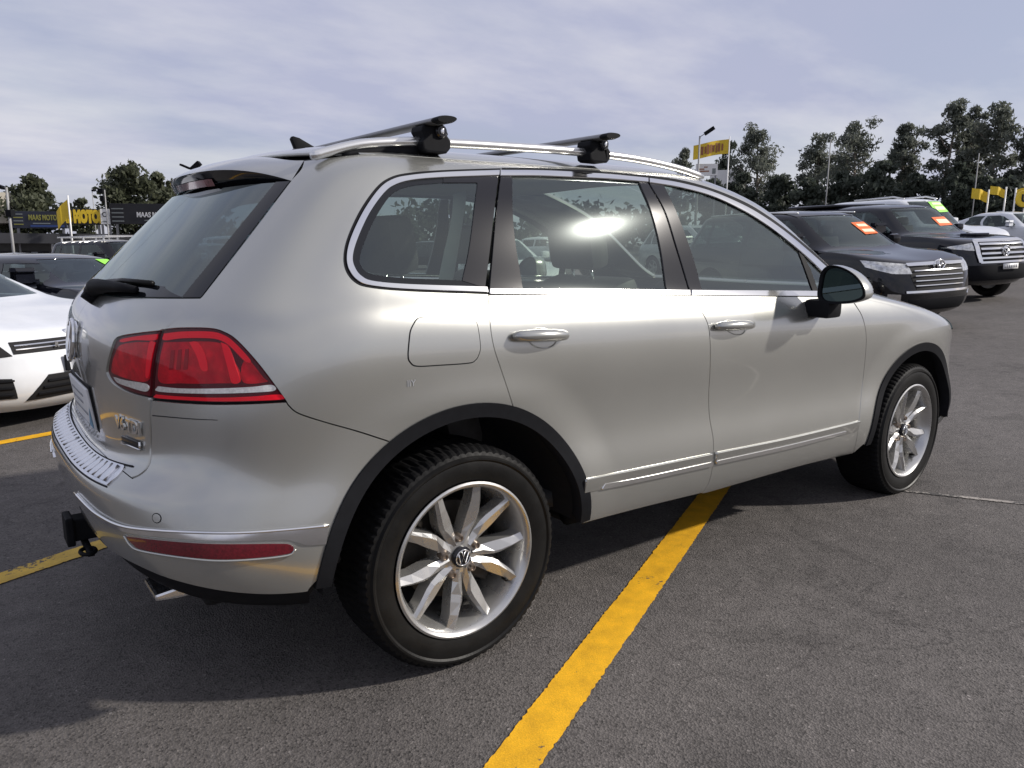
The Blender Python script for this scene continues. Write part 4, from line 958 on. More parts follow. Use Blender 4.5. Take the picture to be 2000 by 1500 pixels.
dcard = patch(H, clean(cat(C([(1000, 600), (1150, 592), (1348, 592), (1600, 594)]), C([(1600, 700), (1350, 760), (1000, 780)])), .004), off=-.07, lip=0, step=.05)
both('door_card', dcard, MT['cabin'], (cab, cab))
# ================================================================== other cars
def car_paint(name, col, metal=0., rough=.25): return mat(name, col, .45, metal, 1.0, .25 if max(col) > .05 else 0., noise=(4, .06))
MT['p_black'] = car_paint('black paint', (.006, .006, .008)); MT['p_navy'] = car_paint('blue black paint', (.008, .009, .014)); MT['p_white'] = car_paint('white paint', (.68, .70, .73)); MT['p_grey'] = car_paint('grey paint', (.10, .105, .11), .5); MT['p_red'] = car_paint('dark red paint', (.20, .02, .02))
MT['p_silver'] = car_paint('light silver paint', (.45, .46, .47), .6)
MT['lamp_clear'] = mat('headlamp reflector', (.62, .62, .60), .12, .7, .8, noise=(22, .45)); MT['bgglass'] = glass_mat('car glass', (.40, .45, .44)); MT['bgrim'] = mat('alloy', (.45, .45, .45), .35, .7)
MT['stk_orange'] = mat('orange sticker', (.85, .16, .03), .5); MT['stk_green'] = mat('lime sticker', (.30, .78, .08), .5); MT['stk_red'] = mat('red sticker', (.62, .05, .07), .5); MT['stk_text'] = mat('sticker lettering', (.88, .80, .55), .5)
MT['paper'] = mat('paper', (.72, .76, .76), .6)
def car_rows(L, W, H, zb, xc, zc, zn, rf, rr, tail=.12, belt_n=3.2, rear_n=3.2, roofw=.70, clear=.24):
    """L,W,H; waist zb; windscreen base xc at height zc; bonnet edge height zn; roof runs rf..rr (x, negative); tail = rake of the rear"""
    h = W/2; R = []
    xa, xb = -L+.55, -.75
    def add(z, w, xr, zr, xf_, zf, nr=3.4, nf=3.0, a=xa, b=xb): R.append((z, w, (xr, zr, nr), (xf_, zf, nf), a, b))
    k = zb-.05
    add(clear, h*.90, -L+.16, clear+.07, -.20, clear-.03); add(clear+.06, h*.965, -L+.06, clear+.12, -.08, clear+.03)
    add(clear+.16, h*.985, -L+.01, clear+.20, -.01, clear+.14); add(clear+.27, h*.995, -L, clear+.30, 0, clear+.26)
    z0 = clear+.27
    for t in (.25, .5, .75):
        add(z0+(k-.12-z0)*t, h*(1.0 if t < .6 else .995), -L+.01+.02*t, z0+(zb-.10-z0)*t, -.01-.05*t*t, z0+(zn-.10-z0)*t)
    add(k-.10, h*.99, -L+.045, zb-.10, -.10, zn-.07); add(k-.03, h*.975, -L+.06, zb-.05, -.20, zn-.015, nf=2.8)
    add(k+.02, h*.96, -L+.08, zb-.02, -.48, zn+.03, nf=2.8, b=-.95); add(k+.04, h*.95, -L+.09, zb, xc*.6, zn+(zc-zn)*.62, nf=3.0, b=xc*.85)
    add(zb, h*.93, -L+.11, zb+.02, xc, zc, rear_n, belt_n, a=-L+.6, b=xc-.42)
    top = H-.10
    for t in (.3, .6, .85):
        z = zb+(top-zb)*t; wv = h*(.93+(roofw+.06-.93)*t); xf_ = xc+(rf-xc)*t; xr = -L+.11+(rr+L-.11)*t**1.15
        add(z, wv, xr, z, xf_, zc+(top-zc)*t, rear_n, 3.3, a=xr+.5, b=xf_-.5)
    add(top, h*(roofw+.05), rr, top, rf, top+.01, 3, 3.3, rr+.4, rf-.5); add(H-.055, h*(roofw-.03), rr+.06, H-.055, rf-.22, H-.04, 3, 3, rr+.5, rf-.62)
    add(H-.02, h*.5, rr+.25, H-.02, rf-.5, H-.012, 2.6, 2.6, rr+.6, rf-.8); add(H-.003, h*.2, rr+.5, H-.003, rf-.8, H, 2.4, 2.4, rr+.8, rf-1.0); add(H, 0., rr+.6, H, rf-.9, H+.002, 2.4, 2.4, rr+.85, rf-1.05)
    return R
WH = {}
def small_wheel(par, x, y, R, rim, z=None):
    w = empty('wheel', (x, y, R), 0, par); s = 1 if y < 0 else -1; w.scale = (1, s, 1)
    kk = (R, rim)
    if kk not in WH:
        t = mk('tyre', tyre_mesh(R, rim, .235, 96, 48), MT['rubber'], w, angle=40)
        V, F, _ = lathe([(rim+.006, -.108), (rim-.004, -.114), (rim-.014, -.10), (rim-.02, -.03), (rim-.02, .05), (0, .05)], 40)
        r = mk('rim', (V, F, None), MT['bgrim'], w, angle=40)
        ms = [lathe([(0, -.085), (.06, -.08), (.075, -.05)], 20)]
        for k in range(5):
            a = 2*PI*k/5; M = Matrix.Rotation(-a, 4, 'Y'); ms.append(xf(box(.04, rim-.012, -.095, -.06, -.026, .026, .006), M))
        sp_ = mk('spokes', join(*ms), MT['bgrim'], w, smooth=False); WH[kk] = (t, r, sp_)
        sp_.data.materials[0] = MT['bgrim']
    else:
        for n, o in zip(('tyre', 'rim', 'spokes'), WH[kk]): inst(n, o, w)
class Car:
    def __init__(s, name, label, cat_, paint, pos, heading, group=None, dz=0., s_mir=(-1, 1), R=.36, wbx=(-.92, -3.72), trk=None, **k):
        s.k = k; L, W, H = k['L'], k['W'], k['H']; s.S = S = Surf(car_rows(**k), 44, 90, 44, 5)
        x, y = pos; z0 = float(tz(x, y)); s.root = empty(name, (x, y, z0+dz), D2R(heading)); tag(s.root, label, cat_, group)
        hd = D2R(heading); gx_ = float(tz(x+.5, y)-tz(x-.5, y)); gy_ = float(tz(x, y+.5)-tz(x, y-.5))
        s.root.rotation_euler = (gy_*math.cos(hd)-gx_*math.sin(hd), -(gx_*math.cos(hd)+gy_*math.sin(hd)), hd)
        s.paint = paint; s.UE, s.VE = float(S.U[-1]), float(S.V[-2]); n = S.nr+S.ns-2
        s.ufr = lambda f: float(np.interp(n+f*(S.nf-1), np.arange(S.nu), S.U)); s.urr = lambda f: float(np.interp(f*(S.nr-1), np.arange(S.nu), S.U)); s.vrow = lambda r: float(np.interp(r*S.per, np.arange(S.nv), S.V))
        zb, xc, rf, rr = k['zb'], k['xc'], k['rf'], k['rr']
        # glass outlines
        vb, vt = s.vrow(11.25), s.vrow(15.15)
        s.ws = np.array([(s.ufr(.42), vb+.02), (s.UE+.05, vb-.01), (s.UE+.05, vt), (s.ufr(.44), vt-.01)])
        s.rw = np.array([(-.05, s.vrow(11.5)), (s.urr(.62), s.vrow(11.5)), (s.urr(.60), s.vrow(15.0)), (-.05, s.vrow(15.0))])
        top = lambda x: min(H-.145, zb+.02+(rf+.05-x+.42)*.75) if x > rf-.3 else H-.145
        x0, x1 = k.get('gx', (0, 0)) if False else (-L+.42+max(0, (rr+L-.4)*.5), xc-.42)
        x0 = min(x0, x1-1.6); x0 = max(x0, -L+.45)
        xm = s.mid = x0+(x1-x0)*.50; xq = x0+(x1-x0)*.16
        def win(a, b, slant0=0., slant1=0.):
            p = [(a, zb+.035), (b, zb+.035)]+[(x, min(H-.15, zb+.05+max(0, (b+slant1-x))*.62) if slant1 else H-.15) for x in np.linspace(b, a+slant0, 8)]
            q = [S.cast((x, -3, z), (0, 1, 0)) for x, z in p]; return np.array([t for t in q if t is not None])
        s.wins = [win(x0, xq-.03, .22), win(xq+.03, xm-.04), win(xm+.04, x1+.02, 0, .10)] if k['L'] > 4.3 else [win(x0, xm-.04, .2), win(xm+.04, x1+.02, 0, .10)]
        arches = [np.array([t for t in (S.cast((cx+(R+.055)*math.cos(a), -3, R+(R+.055)*math.sin(a)), (0, 1, 0)) for a in np.linspace(-.25, PI+.25, 30)) if t is not None]) for cx in wbx]
        arches = [np.concatenate([a, [(a[-1][0], -.2), (a[0][0], -.2)]]) for a in arches]
        dom = np.array([(0, s.vrow(.25)), (s.UE, s.vrow(.25)), (s.UE, s.VE), (0, s.VE)])
        m = patch(S, dom, [s.ws, s.rw]+s.wins+arches, step=.05, lip=.02); s.body = mk('body', merge(m, mirror(m)), paint, s.root)
        def clipx(p): q = p.copy(); q[:, 0] = np.clip(q[:, 0], 0, s.UE); return q
        m = patch(S, clipx(s.ws), step=.06, off=-.006, lip=0); s.wsobj = mk('windscreen', merge(m, mirror(m)), MT['bgglass'], s.root)
        m = patch(S, clipx(s.rw), step=.06, off=-.006, lip=0); mk('rear_window', merge(m, mirror(m)), MT['bgglass'], s.root)
        for w in s.wins:
            m = patch(S, w, step=.06, off=-.006, lip=0); mk('side_window', m, MT['bgglass'], s.root); mk('side_window', mirror(m), MT['bgglass'], s.root)
        mk('underbody', box(-L+.35, -.35, -W/2+.22, W/2-.22, k.get('clear', .24)-.02, .46, .03), MT['void'], s.root)
        mk('cabin', join(box(-L+.5, xc-.15, -W/2+.14, W/2-.14, .42, zb-.12, .04), *[cushion(-L*0+xx, yy, zb-.30, D2R(-14), .46, .50, .12) for xx in (xc-1.15, xc-2.0) for yy in (-.37, .37)], *[cushion(xx-.12, yy, zb+.20, D2R(-8), .26, .17, .09) for xx in (xc-1.15, xc-2.0) for yy in (-.37, .37)], box(xc-.62, xc-.05, -W/2+.16, W/2-.16, zb-.20, zb-.03, .03)), MT['cabin'], s.root)
        t = trk or W/2-.125
        for cx in wbx:
            for y_ in (-t, t): small_wheel(s.root, cx, y_, R, R*.66)
            for sg in (-1, 1):
                Vv = [(cx+(R+.05)*math.cos(a), sg*yy, R+(R+.05)*math.sin(a)) for yy in (W/2-.03, W/2-.32) for a in np.linspace(0, PI, 16)]; Vv.append((cx, sg*(W/2-.32), R*.6))
                Ff = [[i, i+1, 17+i, 16+i] for i in range(15)]+[[16+i, 17+i, 32] for i in range(15)]
                mk('arch_liner', (Vv, Ff, None), MT['liner'], s.root)
        # mirrors
        zm = zb+.06
        for sg in s_mir:
            mk('door_mirror', join(box(xc-.58, xc-.44, sg*(W/2+.02)-.02*(1), sg*(W/2+.18), zm, zm+.15, .055), box(xc-.55, xc-.47, sg*(W/2-.08), sg*(W/2+.06), zm-.02, zm+.04, .01)), k.get('mirror', paint) if False else paint, s.root, angle=45)
    def fr(s, pts): return np.array([t for t in (s.S.cast((3, -abs(y)-1e-4, z), (-1, 0, 0)) for y, z in pts) if t is not None])
    def sd(s, pts): return np.array([t for t in (s.S.cast((x, -3, z), (0, 1, 0)) for x, z in pts) if t is not None])
    def front(s, name, pts, m, off=.006, mirrored=True, parent=None, lip=.012, step=.05):
        q = patch(s.S, clean(s.fr(pts), .001), step=step, off=off, lip=lip)
        return mk(name, merge(q, mirror(q)), MT[m] if isinstance(m, str) else m, parent or s.root) if mirrored == 'one' else (mk(name, q, MT[m], parent or s.root), mk(name, mirror(q), MT[m], parent or s.root))
    def bar(s, name, y1, z0, z1, m, off=.014, y0=0., parent=None, dz=0.):
        """a strip across the nose"""
        ys = np.linspace(y0, y1, 9); pts = [(y, z0+dz*(y/y1)**2) for y in ys]+[(y, z1+dz*(y/y1)**2) for y in ys[::-1]]
        return s.front(name, pts, m, off, 'one' if y0 == 0 else True, parent, step=.03)
    def seam(s, pts, name='shut_line'):
        q = s.sd(pts); d = np.gradient(q, axis=0); n = np.stack([-d[:, 1], d[:, 0]], -1); n /= np.linalg.norm(n, axis=1, keepdims=True)+1e-9
        m = patch(s.S, np.concatenate([q+n*.004, (q-n*.004)[::-1]]), off=.001, lip=.002, step=.05); mk(name, m, MT['void'], s.body); mk(name, mirror(m), MT['void'], s.body)
    def sticker(s, pts, m, lines, name='window_sticker'):
        """a price sign on the windscreen: pts in (y, height share) of the glass, y>0 is the car's left"""
        def uvp(y, t):
            r = 11.4+3.6*t; v = s.vrow(r); row = s.S.P[:, int(round(np.interp(v, s.S.V, np.arange(s.S.nv))))]
            i0 = s.S.nr+s.S.ns-2; yy = -row[i0:, 1]; u = np.interp(abs(y), yy[::-1], s.S.U[i0:][::-1]); return (u, v)
        flip = pts[0][0] > 0
        q = np.array([uvp(y, t) for y, t in pts]); mm = patch(s.S, q, step=.05, off=.004, lip=.002)
        o = mk(name, mirror(mm) if flip else mm, MT[m], s.wsobj)
        for (a, b, c, d) in lines:
            q = np.array([uvp(y, t) for y, t in ((a, c), (b, c), (b, d), (a, d))]); mm = patch(s.S, q, step=.05, off=.008, lip=.002); mk('sticker_lettering', mirror(mm) if flip else mm, MT['stk_text'], s.wsobj)
# ---- black crossover with chrome grille (right)
hl = Car('crossover', 'black seven-seat crossover with slatted chrome grille and orange windscreen sticker', 'car', MT['p_black'], (9.75, 1.95), -103, 'cars facing the yard', L=4.86, W=1.925, H=1.72, zb=1.10, xc=-1.18, zc=1.10, zn=.98, rf=-1.98, rr=-4.45, wbx=(-.96, -3.75), R=.37)
hl.front('headlamp', [(.50, .80), (.52, .93), (.70, .95), (.93, .99), (.93, .90), (.75, .81)], 'lamp_clear')
g = hl.front('grille', [(0, .58), (.44, .585), (.50, .70), (.55, .90), (.3, .93), (0, .935)], 'void', .004, 'one')
for z in (.635, .70, .765, .83): hl.bar('grille_bar', .46, z, z+.012, 'chrome', .02, parent=g)
hl.bar('grille_brow', .54, .895, .93, 'chrome', .028, parent=g); hl.bar('grille_lip', .60, .545, .575, 'chrome', .024, parent=g)
hl.bar('bumper_grille', .55, .30, .46, 'black_plastic', .006)
hl.front('fog_lamp', [(.66, .44), (.80, .45), (.80, .54), (.66, .53)], 'chrome', .008)
el = [(.0+.105*math.cos(a), .905+.072*math.sin(a)) for a in np.linspace(0, 2*PI, 25)]
def emblem(c, ms, name='emblem', z=0):
    xo = float(c.S.ev([c.fr([(0.001, z)])[0]])[0][0][0])+.045
    mk(name, join(*[tube([(xo, y, zz) for y, zz in pl], r, 6) for pl, r in ms]), MT['chrome'], c.root)
emblem(hl, [(el, .012), ([(.055*math.cos(a), .930+.034*math.sin(a)) for a in np.linspace(0, 2*PI, 17)], .009), ([(.026*math.cos(a), .905+.068*math.sin(a)) for a in np.linspace(0, 2*PI, 17)], .009)], z=.905)
hl.sticker([(.22, .28), (.56, .30), (.54, .66), (.20, .64)], 'stk_orange', [(.25, .52, .34, .42), (.26, .50, .50, .58)])
mk('dash_paper', box(-1.62, -1.45, -.62, -.35, 1.075, 1.085), MT['paper'], hl.root)
for x in (-2.0, -3.0): hl.seam([(x, z) for z in np.linspace(.42, 1.08, 9)])
mk('roof_rail', tube([(-2.1, -.60, 1.665), (-3.0, -.62, 1.70), (-4.2, -.60, 1.67)], .016), MT['rail'], hl.root); mk('roof_rail', tube([(-2.1, .60, 1.665), (-3.0, .62, 1.70), (-4.2, .60, 1.67)], .016), MT['rail'], hl.root)
# ---- black pickup with big grille (right, behind)
ut = Car('pickup', 'tall black pickup with wide chrome grille and round emblem, canopy behind the cab', 'pickup', MT['p_navy'], (14.25, 2.87), -107, 'cars facing the yard', L=5.41, W=1.93, H=1.86, zb=1.22, xc=-1.40, zc=1.22, zn=1.14, rf=-2.05, rr=-5.1, wbx=(-.92, -4.15), R=.395, clear=.32, roofw=.74)
g = ut.front('grille', [(0, .74), (.50, .74), (.56, .84), (.55, 1.06), (.48, 1.10), (0, 1.105)], 'void', .004, 'one')
for z in (.79, .87, .95, 1.03): ut.bar('grille_bar', .52, z, z+.032, 'chrome', .03, parent=g)
ut.bar('grille_frame', .56, 1.075, 1.12, 'chrome', .035, parent=g); ut.bar('grille_frame', .54, .715, .75, 'chrome', .03, parent=g)
ut.front('grille_frame_side', [(.50, .73), (.57, .73), (.62, .90), (.60, 1.10), (.53, 1.10), (.55, .90)], 'chrome', .034)
ut.front('headlamp', [(.62, .94), (.95, 1.0), (.95, 1.10), (.62, 1.08)], 'lamp_clear')
ut.bar('bumper', .80, .42, .68, 'black_plastic', .03); 
emblem(ut, [([(.085*math.cos(a), .925+.085*math.sin(a)) for a in np.linspace(0, 2*PI, 25)], .014), ([(-.045, .95), (0, .885), (.045, .95)], .011)], z=.92)
xo = float(ut.S.ev([ut.fr([(0.001, .60)])[0]])[0][0][0]); mk('number_plate', box(xo+.05, xo+.06, -.10, .27, .60, .70), MT['white'], ut.root); [mk('plate_mark', box(xo+.06, xo+.062, -.07+k*.055, -.07+k*.055+.034, .625, .675), MT['print_grey'], ut.root) for k in range(6)]
ut.sticker([(.20, .18), (.62, .20), (.60, .50), (.18, .48)], 'stk_orange', [(.24, .58, .26, .40)])
mk('bonnet_scoop', xf(box(-1.1, -.75, .15, .50, 1.19, 1.24, .02), Matrix.Identity(4)), MT['p_navy'], ut.root, angle=40)
mk('canopy_roof', box(-5.05, -3.5, -.70, .70, 1.84, 1.90, .03), MT['p_navy'], ut.root, angle=40)
# ---- white four-wheel drive behind the pickup, white utility, dark wagon, silver roof
w4 = Car('four_wheel_drive', 'white four-wheel drive with roof rails and lime windscreen sticker behind the black pickup', 'car', MT['p_white'], (18.75, 4.7), -101, 'cars facing the yard', L=4.9, W=1.9, H=2.10, zb=1.36, xc=-1.35, zc=1.34, zn=1.14, rf=-1.95, rr=-4.5, wbx=(-.9, -3.7), R=.39, clear=.32, roofw=.76)
w4.sticker([(.05, .40), (.66, .42), (.64, .95), (.05, .93)], 'stk_green', [(.15, .55, .50, .64), (.15, .55, .74, .86)])
mk('roof_rail', tube([(-2.1, -.62, 2.06), (-2.4, -.62, 2.13), (-3.6, -.62, 2.10)], .02), MT['rail'], w4.root); mk('roof_rail', tube([(-2.1, .62, 2.06), (-2.4, .62, 2.13), (-3.6, .62, 2.10)], .02), MT['rail'], w4.root)
Car('utility', 'white utility parked beyond the white four-wheel drive', 'pickup', MT['p_white'], (32.5, 7.3), -100, 'cars facing the yard', L=5.2, W=1.85, H=1.80, zb=1.18, xc=-1.4, zc=1.2, zn=1.1, rf=-2.0, rr=-3.6, wbx=(-.9, -4.0), R=.38, clear=.3)
Car('wagon', 'dark grey wagon at the right edge beneath the yellow flags', 'car', MT['p_grey'], (30.0, 3.55), -100, 'cars facing the yard', L=4.7, W=1.85, H=1.70, zb=1.10, xc=-1.2, zc=1.1, zn=.98, rf=-1.95, rr=-4.2, wbx=(-.9, -3.6), R=.36)
Car('wagon', 'pale silver wagon whose roof shows left of the black crossover', 'car', MT['p_silver'], (17.5, 10.5), -100, 'cars facing the yard', L=4.6, W=1.82, H=1.66, zb=1.06, xc=-1.2, zc=1.06, zn=.95, rf=-1.95, rr=-4.1, wbx=(-.9, -3.6), R=.35)
Car('hatchback', 'white hatchback seen through the rear door glass of the silver car', 'car', MT['p_white'], (7.6, 8.2), -104, 'cars facing the yard', L=4.3, W=1.8, H=1.50, zb=.95, xc=-1.1, zc=.97, zn=.82, rf=-1.9, rr=-3.7, wbx=(-.85, -3.5), R=.32)
# ---- white hatchback with sporty nose (left)
vw = Car('hatchback', 'white sporty hatchback with wide black lower intakes at the left edge', 'car', MT['p_white'], (-.40, 3.80), -58, 'cars on the left of the yard', dz=-.02, s_mir=(-1,), L=4.25, W=1.81, H=1.36, zb=.90, xc=-1.12, zc=.92, zn=.78, rf=-1.95, rr=-3.6, wbx=(-.85, -3.43), R=.325, clear=.17)
g = vw.bar('grille', .52, .60, .685, 'void', .004); vw.bar('grille_blade', .50, .625, .632, 'chrome', .014, parent=g); vw.bar('grille_blade', .50, .652, .659, 'chrome', .014, parent=g)
for dy in (.02,): mk('grille_badge', xf(text_mesh('R', .055, .004, bold=.002), frame((float(vw.S.ev([vw.fr([(.22, .64)])[0]])[0][0][0])+.03, -.22, .642), (0, 1, 0), (0, 0, 1))), MT['chrome'], vw.root, smooth=False)
vw.front('headlamp', [(.53, .59), (.60, .69), (.86, .74), (.86, .66), (.70, .58)], 'void', .006); vw.front('headlamp_reflector', [(.60, .62), (.64, .67), (.78, .69), (.78, .64)], 'lamp_clear', .016)
li_ = vw.front('lower_intake', [(0, .26), (.46, .25), (.40, .34), (.32, .43), (0, .43)], 'void', .004, 'one')
for z in (.29, .335, .38): vw.bar('intake_blade', .60-z*.72, z, z+.014, 'black_plastic', .016, parent=li_)
vw.front('side_intake', [(.52, .28), (.56, .43), (.84, .47), (.84, .30)], 'void', .004)
for z in (.31, .36, .41): vw.front('intake_blade', [(.55, z), (.83, z+.015), (.83, z+.03), (.55, z+.012)], 'black_plastic', .016)
emblem(vw, [([(y, .735+z*.5) for y, z in pl], .006) for pl in vw_strokes(.06)], z=.735)
xo = float(vw.S.ev([vw.fr([(0.001, .5)])[0]])[0][0][0]); mk('plate_holder', box(xo+.01, xo+.03, -.19, .19, .44, .56, .004), MT['black_plastic'], vw.root)
# ---- black hatchback behind it
bh = Car('hatchback', 'low black hatchback with lime sticker behind the white hatchback', 'car', MT['p_navy'], (1.3, 8.45), -64, 'cars on the left of the yard', dz=-.06, L=4.3, W=1.80, H=1.39, zb=.92, xc=-1.15, zc=.94, zn=.80, rf=-2.0, rr=-3.7, wbx=(-.85, -3.5), R=.325, clear=.17)
bh.sticker([(.34, .50), (.62, .52), (.58, .96), (.30, .95)], 'stk_green', []); mk('dash_paper', box(-1.75, -1.5, -.2, .35, .905, .912), MT['paper'], bh.root)
bh.front('headlamp', [(.55, .62), (.60, .70), (.86, .74), (.86, .66)], 'lamp_clear'); bh.bar('grille', .5, .58, .66, 'void', .004)
# ---- farther cars on the left
rk = Car('four_wheel_drive', 'dark four-wheel drive with a roof rack and red window sticker', 'car', MT['p_black'], (4.4, 21.0), -62, 'cars on the left of the yard', L=4.9, W=1.9, H=1.80, zb=1.15, xc=-1.4, zc=1.15, zn=1.05, rf=-2.0, rr=-4.6, wbx=(-.9, -3.8), R=.38, clear=.3)
rk.sticker([(.05, .30), (.55, .30), (.55, .90), (.05, .90)], 'stk_red', [(.08, .50, .42, .52), (.08, .50, .66, .76)])
mk('roof_rack', join(box(-4.3, -2.1, -.64, -.60, 1.87, 1.91), box(-4.3, -2.1, .60, .64, 1.87, 1.91), *[box(x, x+.05, -.62, .62, 1.87, 1.90) for x in np.linspace(-4.25, -2.2, 7)], *[box(x, x+.04, y-.02, y+.02, 1.74, 1.88) for x in (-4.2, -3.2, -2.3) for y in (-.58, .58)]), MT['rail'], rk.root, smooth=False)
Car('wagon', 'mid grey wagon beside the dark four-wheel drive with the rack', 'car', MT['p_grey'], (7.8, 23.5), -62, 'cars on the left of the yard', L=4.6, W=1.84, H=1.66, zb=1.05, xc=-1.2, zc=1.05, zn=.95, rf=-1.95, rr=-4.1, wbx=(-.9, -3.6), R=.36)
Car('van', 'white van partly hidden by the rear window of the silver car', 'van', MT['p_white'], (10.6, 27.0), -62, 'cars on the left of the yard', L=4.9, W=1.9, H=1.98, zb=1.2, xc=-.9, zc=1.2, zn=1.05, rf=-1.5, rr=-4.7, wbx=(-.9, -3.9), R=.34, roofw=.84)
for k_, (x, y, pn, lab) in enumerate(((-.6, 27.5, 'p_white', 'white sedan at the far left edge under the sign boards'), (2.2, 30.0, 'p_silver', 'silver sedan in the far row left of the roof-rack vehicle'), (5.6, 31.5, 'p_white', 'white sedan in the far row behind the roof-rack vehicle'), (16, 34, 'p_red', 'dark red hatchback in the far row behind the silver car'), (21, 30, 'p_black', 'black hatchback in the far row behind the silver car'), (26, 27, 'p_white', 'white hatchback at the far end of the row behind the silver car'))):
    Car('sedan' if 'sedan' in lab else 'hatchback', lab, 'car', MT[pn], (x, y), -70, 'far row of cars', L=4.4, W=1.8, H=1.48, zb=.95, xc=-1.1, zc=.97, zn=.85, rf=-1.9, rr=-3.6, wbx=(-.85, -3.5), R=.32)
# ================================================================== trees, signs, poles, building
def far_pt(u, D):
    """ground point at horizontal distance D on the bearing of image column u"""
    d = ray_px((u, 470)); h = np.array([d[0], d[1]])/math.hypot(d[0], d[1]); x, y = CAM[0]+h[0]*D, CAM[1]+h[1]*D
    return np.array([x, y, float(tz(x, y))])
def z_at(u, v, D):
    d = ray_px((u, v)); return CAM[2]+d[2]/math.hypot(d[0], d[1])*D
def leaf_mat(name, a, b):
    m = bpy.data.materials.new(name); m.use_nodes = True; t = m.node_tree; bs = t.nodes['Principled BSDF']
    oi = t.nodes.new('ShaderNodeTexCoord'); n = t.nodes.new('ShaderNodeTexNoise'); n.inputs['Scale'].default_value = .9; n.inputs['Detail'].default_value = 4; t.links.new(oi.outputs['Object'], n.inputs['Vector'])
    g = t.nodes.new('ShaderNodeNewGeometry'); mx = t.nodes.new('ShaderNodeMix'); mx.data_type = 'RGBA'; mx.inputs[6].default_value = (*a, 1); mx.inputs[7].default_value = (*b, 1)
    ad = t.nodes.new('ShaderNodeMath'); ad.operation = 'MULTIPLY_ADD'; t.links.new(g.outputs['Random Per Island'], ad.inputs[0]); ad.inputs[1].default_value = .6; t.links.new(n.outputs[0], ad.inputs[2])
    sb = t.nodes.new('ShaderNodeMath'); sb.operation = 'SUBTRACT'; t.links.new(ad.outputs[0], sb.inputs[0]); sb.inputs[1].default_value = .3
    t.links.new(sb.outputs[0], mx.inputs[0]); t.links.new(mx.outputs[2], bs.inputs['Base Color']); bs.inputs['Roughness'].default_value = .55; bs.inputs['Specular IOR Level'].default_value = .3
    tl = t.nodes.new('ShaderNodeBsdfTranslucent'); t.links.new(mx.outputs[2], tl.inputs[0]); ms = t.nodes.new('ShaderNodeMixShader'); ms.inputs[0].default_value = .45
    t.links.new(bs.outputs[0], ms.inputs[1]); t.links.new(tl.outputs[0], ms.inputs[2]); t.links.new(ms.outputs[0], t.nodes['Material Output'].inputs[0])
    return m
MT['leaf_gum'] = leaf_mat('gum leaves', (.10, .118, .098), (.18, .19, .155)); MT['leaf_dark'] = leaf_mat('dark leaves', (.050, .064, .052), (.10, .115, .088)); MT['leaf_fig'] = leaf_mat('broad leaves', (.055, .066, .042), (.12, .13, .078))
MT['bark'] = mat('pale bark', (.22, .19, .16), .85, noise=(3, .3), bump=(12, .5, .03)); MT['bark_dark'] = mat('bark', (.07, .06, .05), .9, noise=(4, .3))
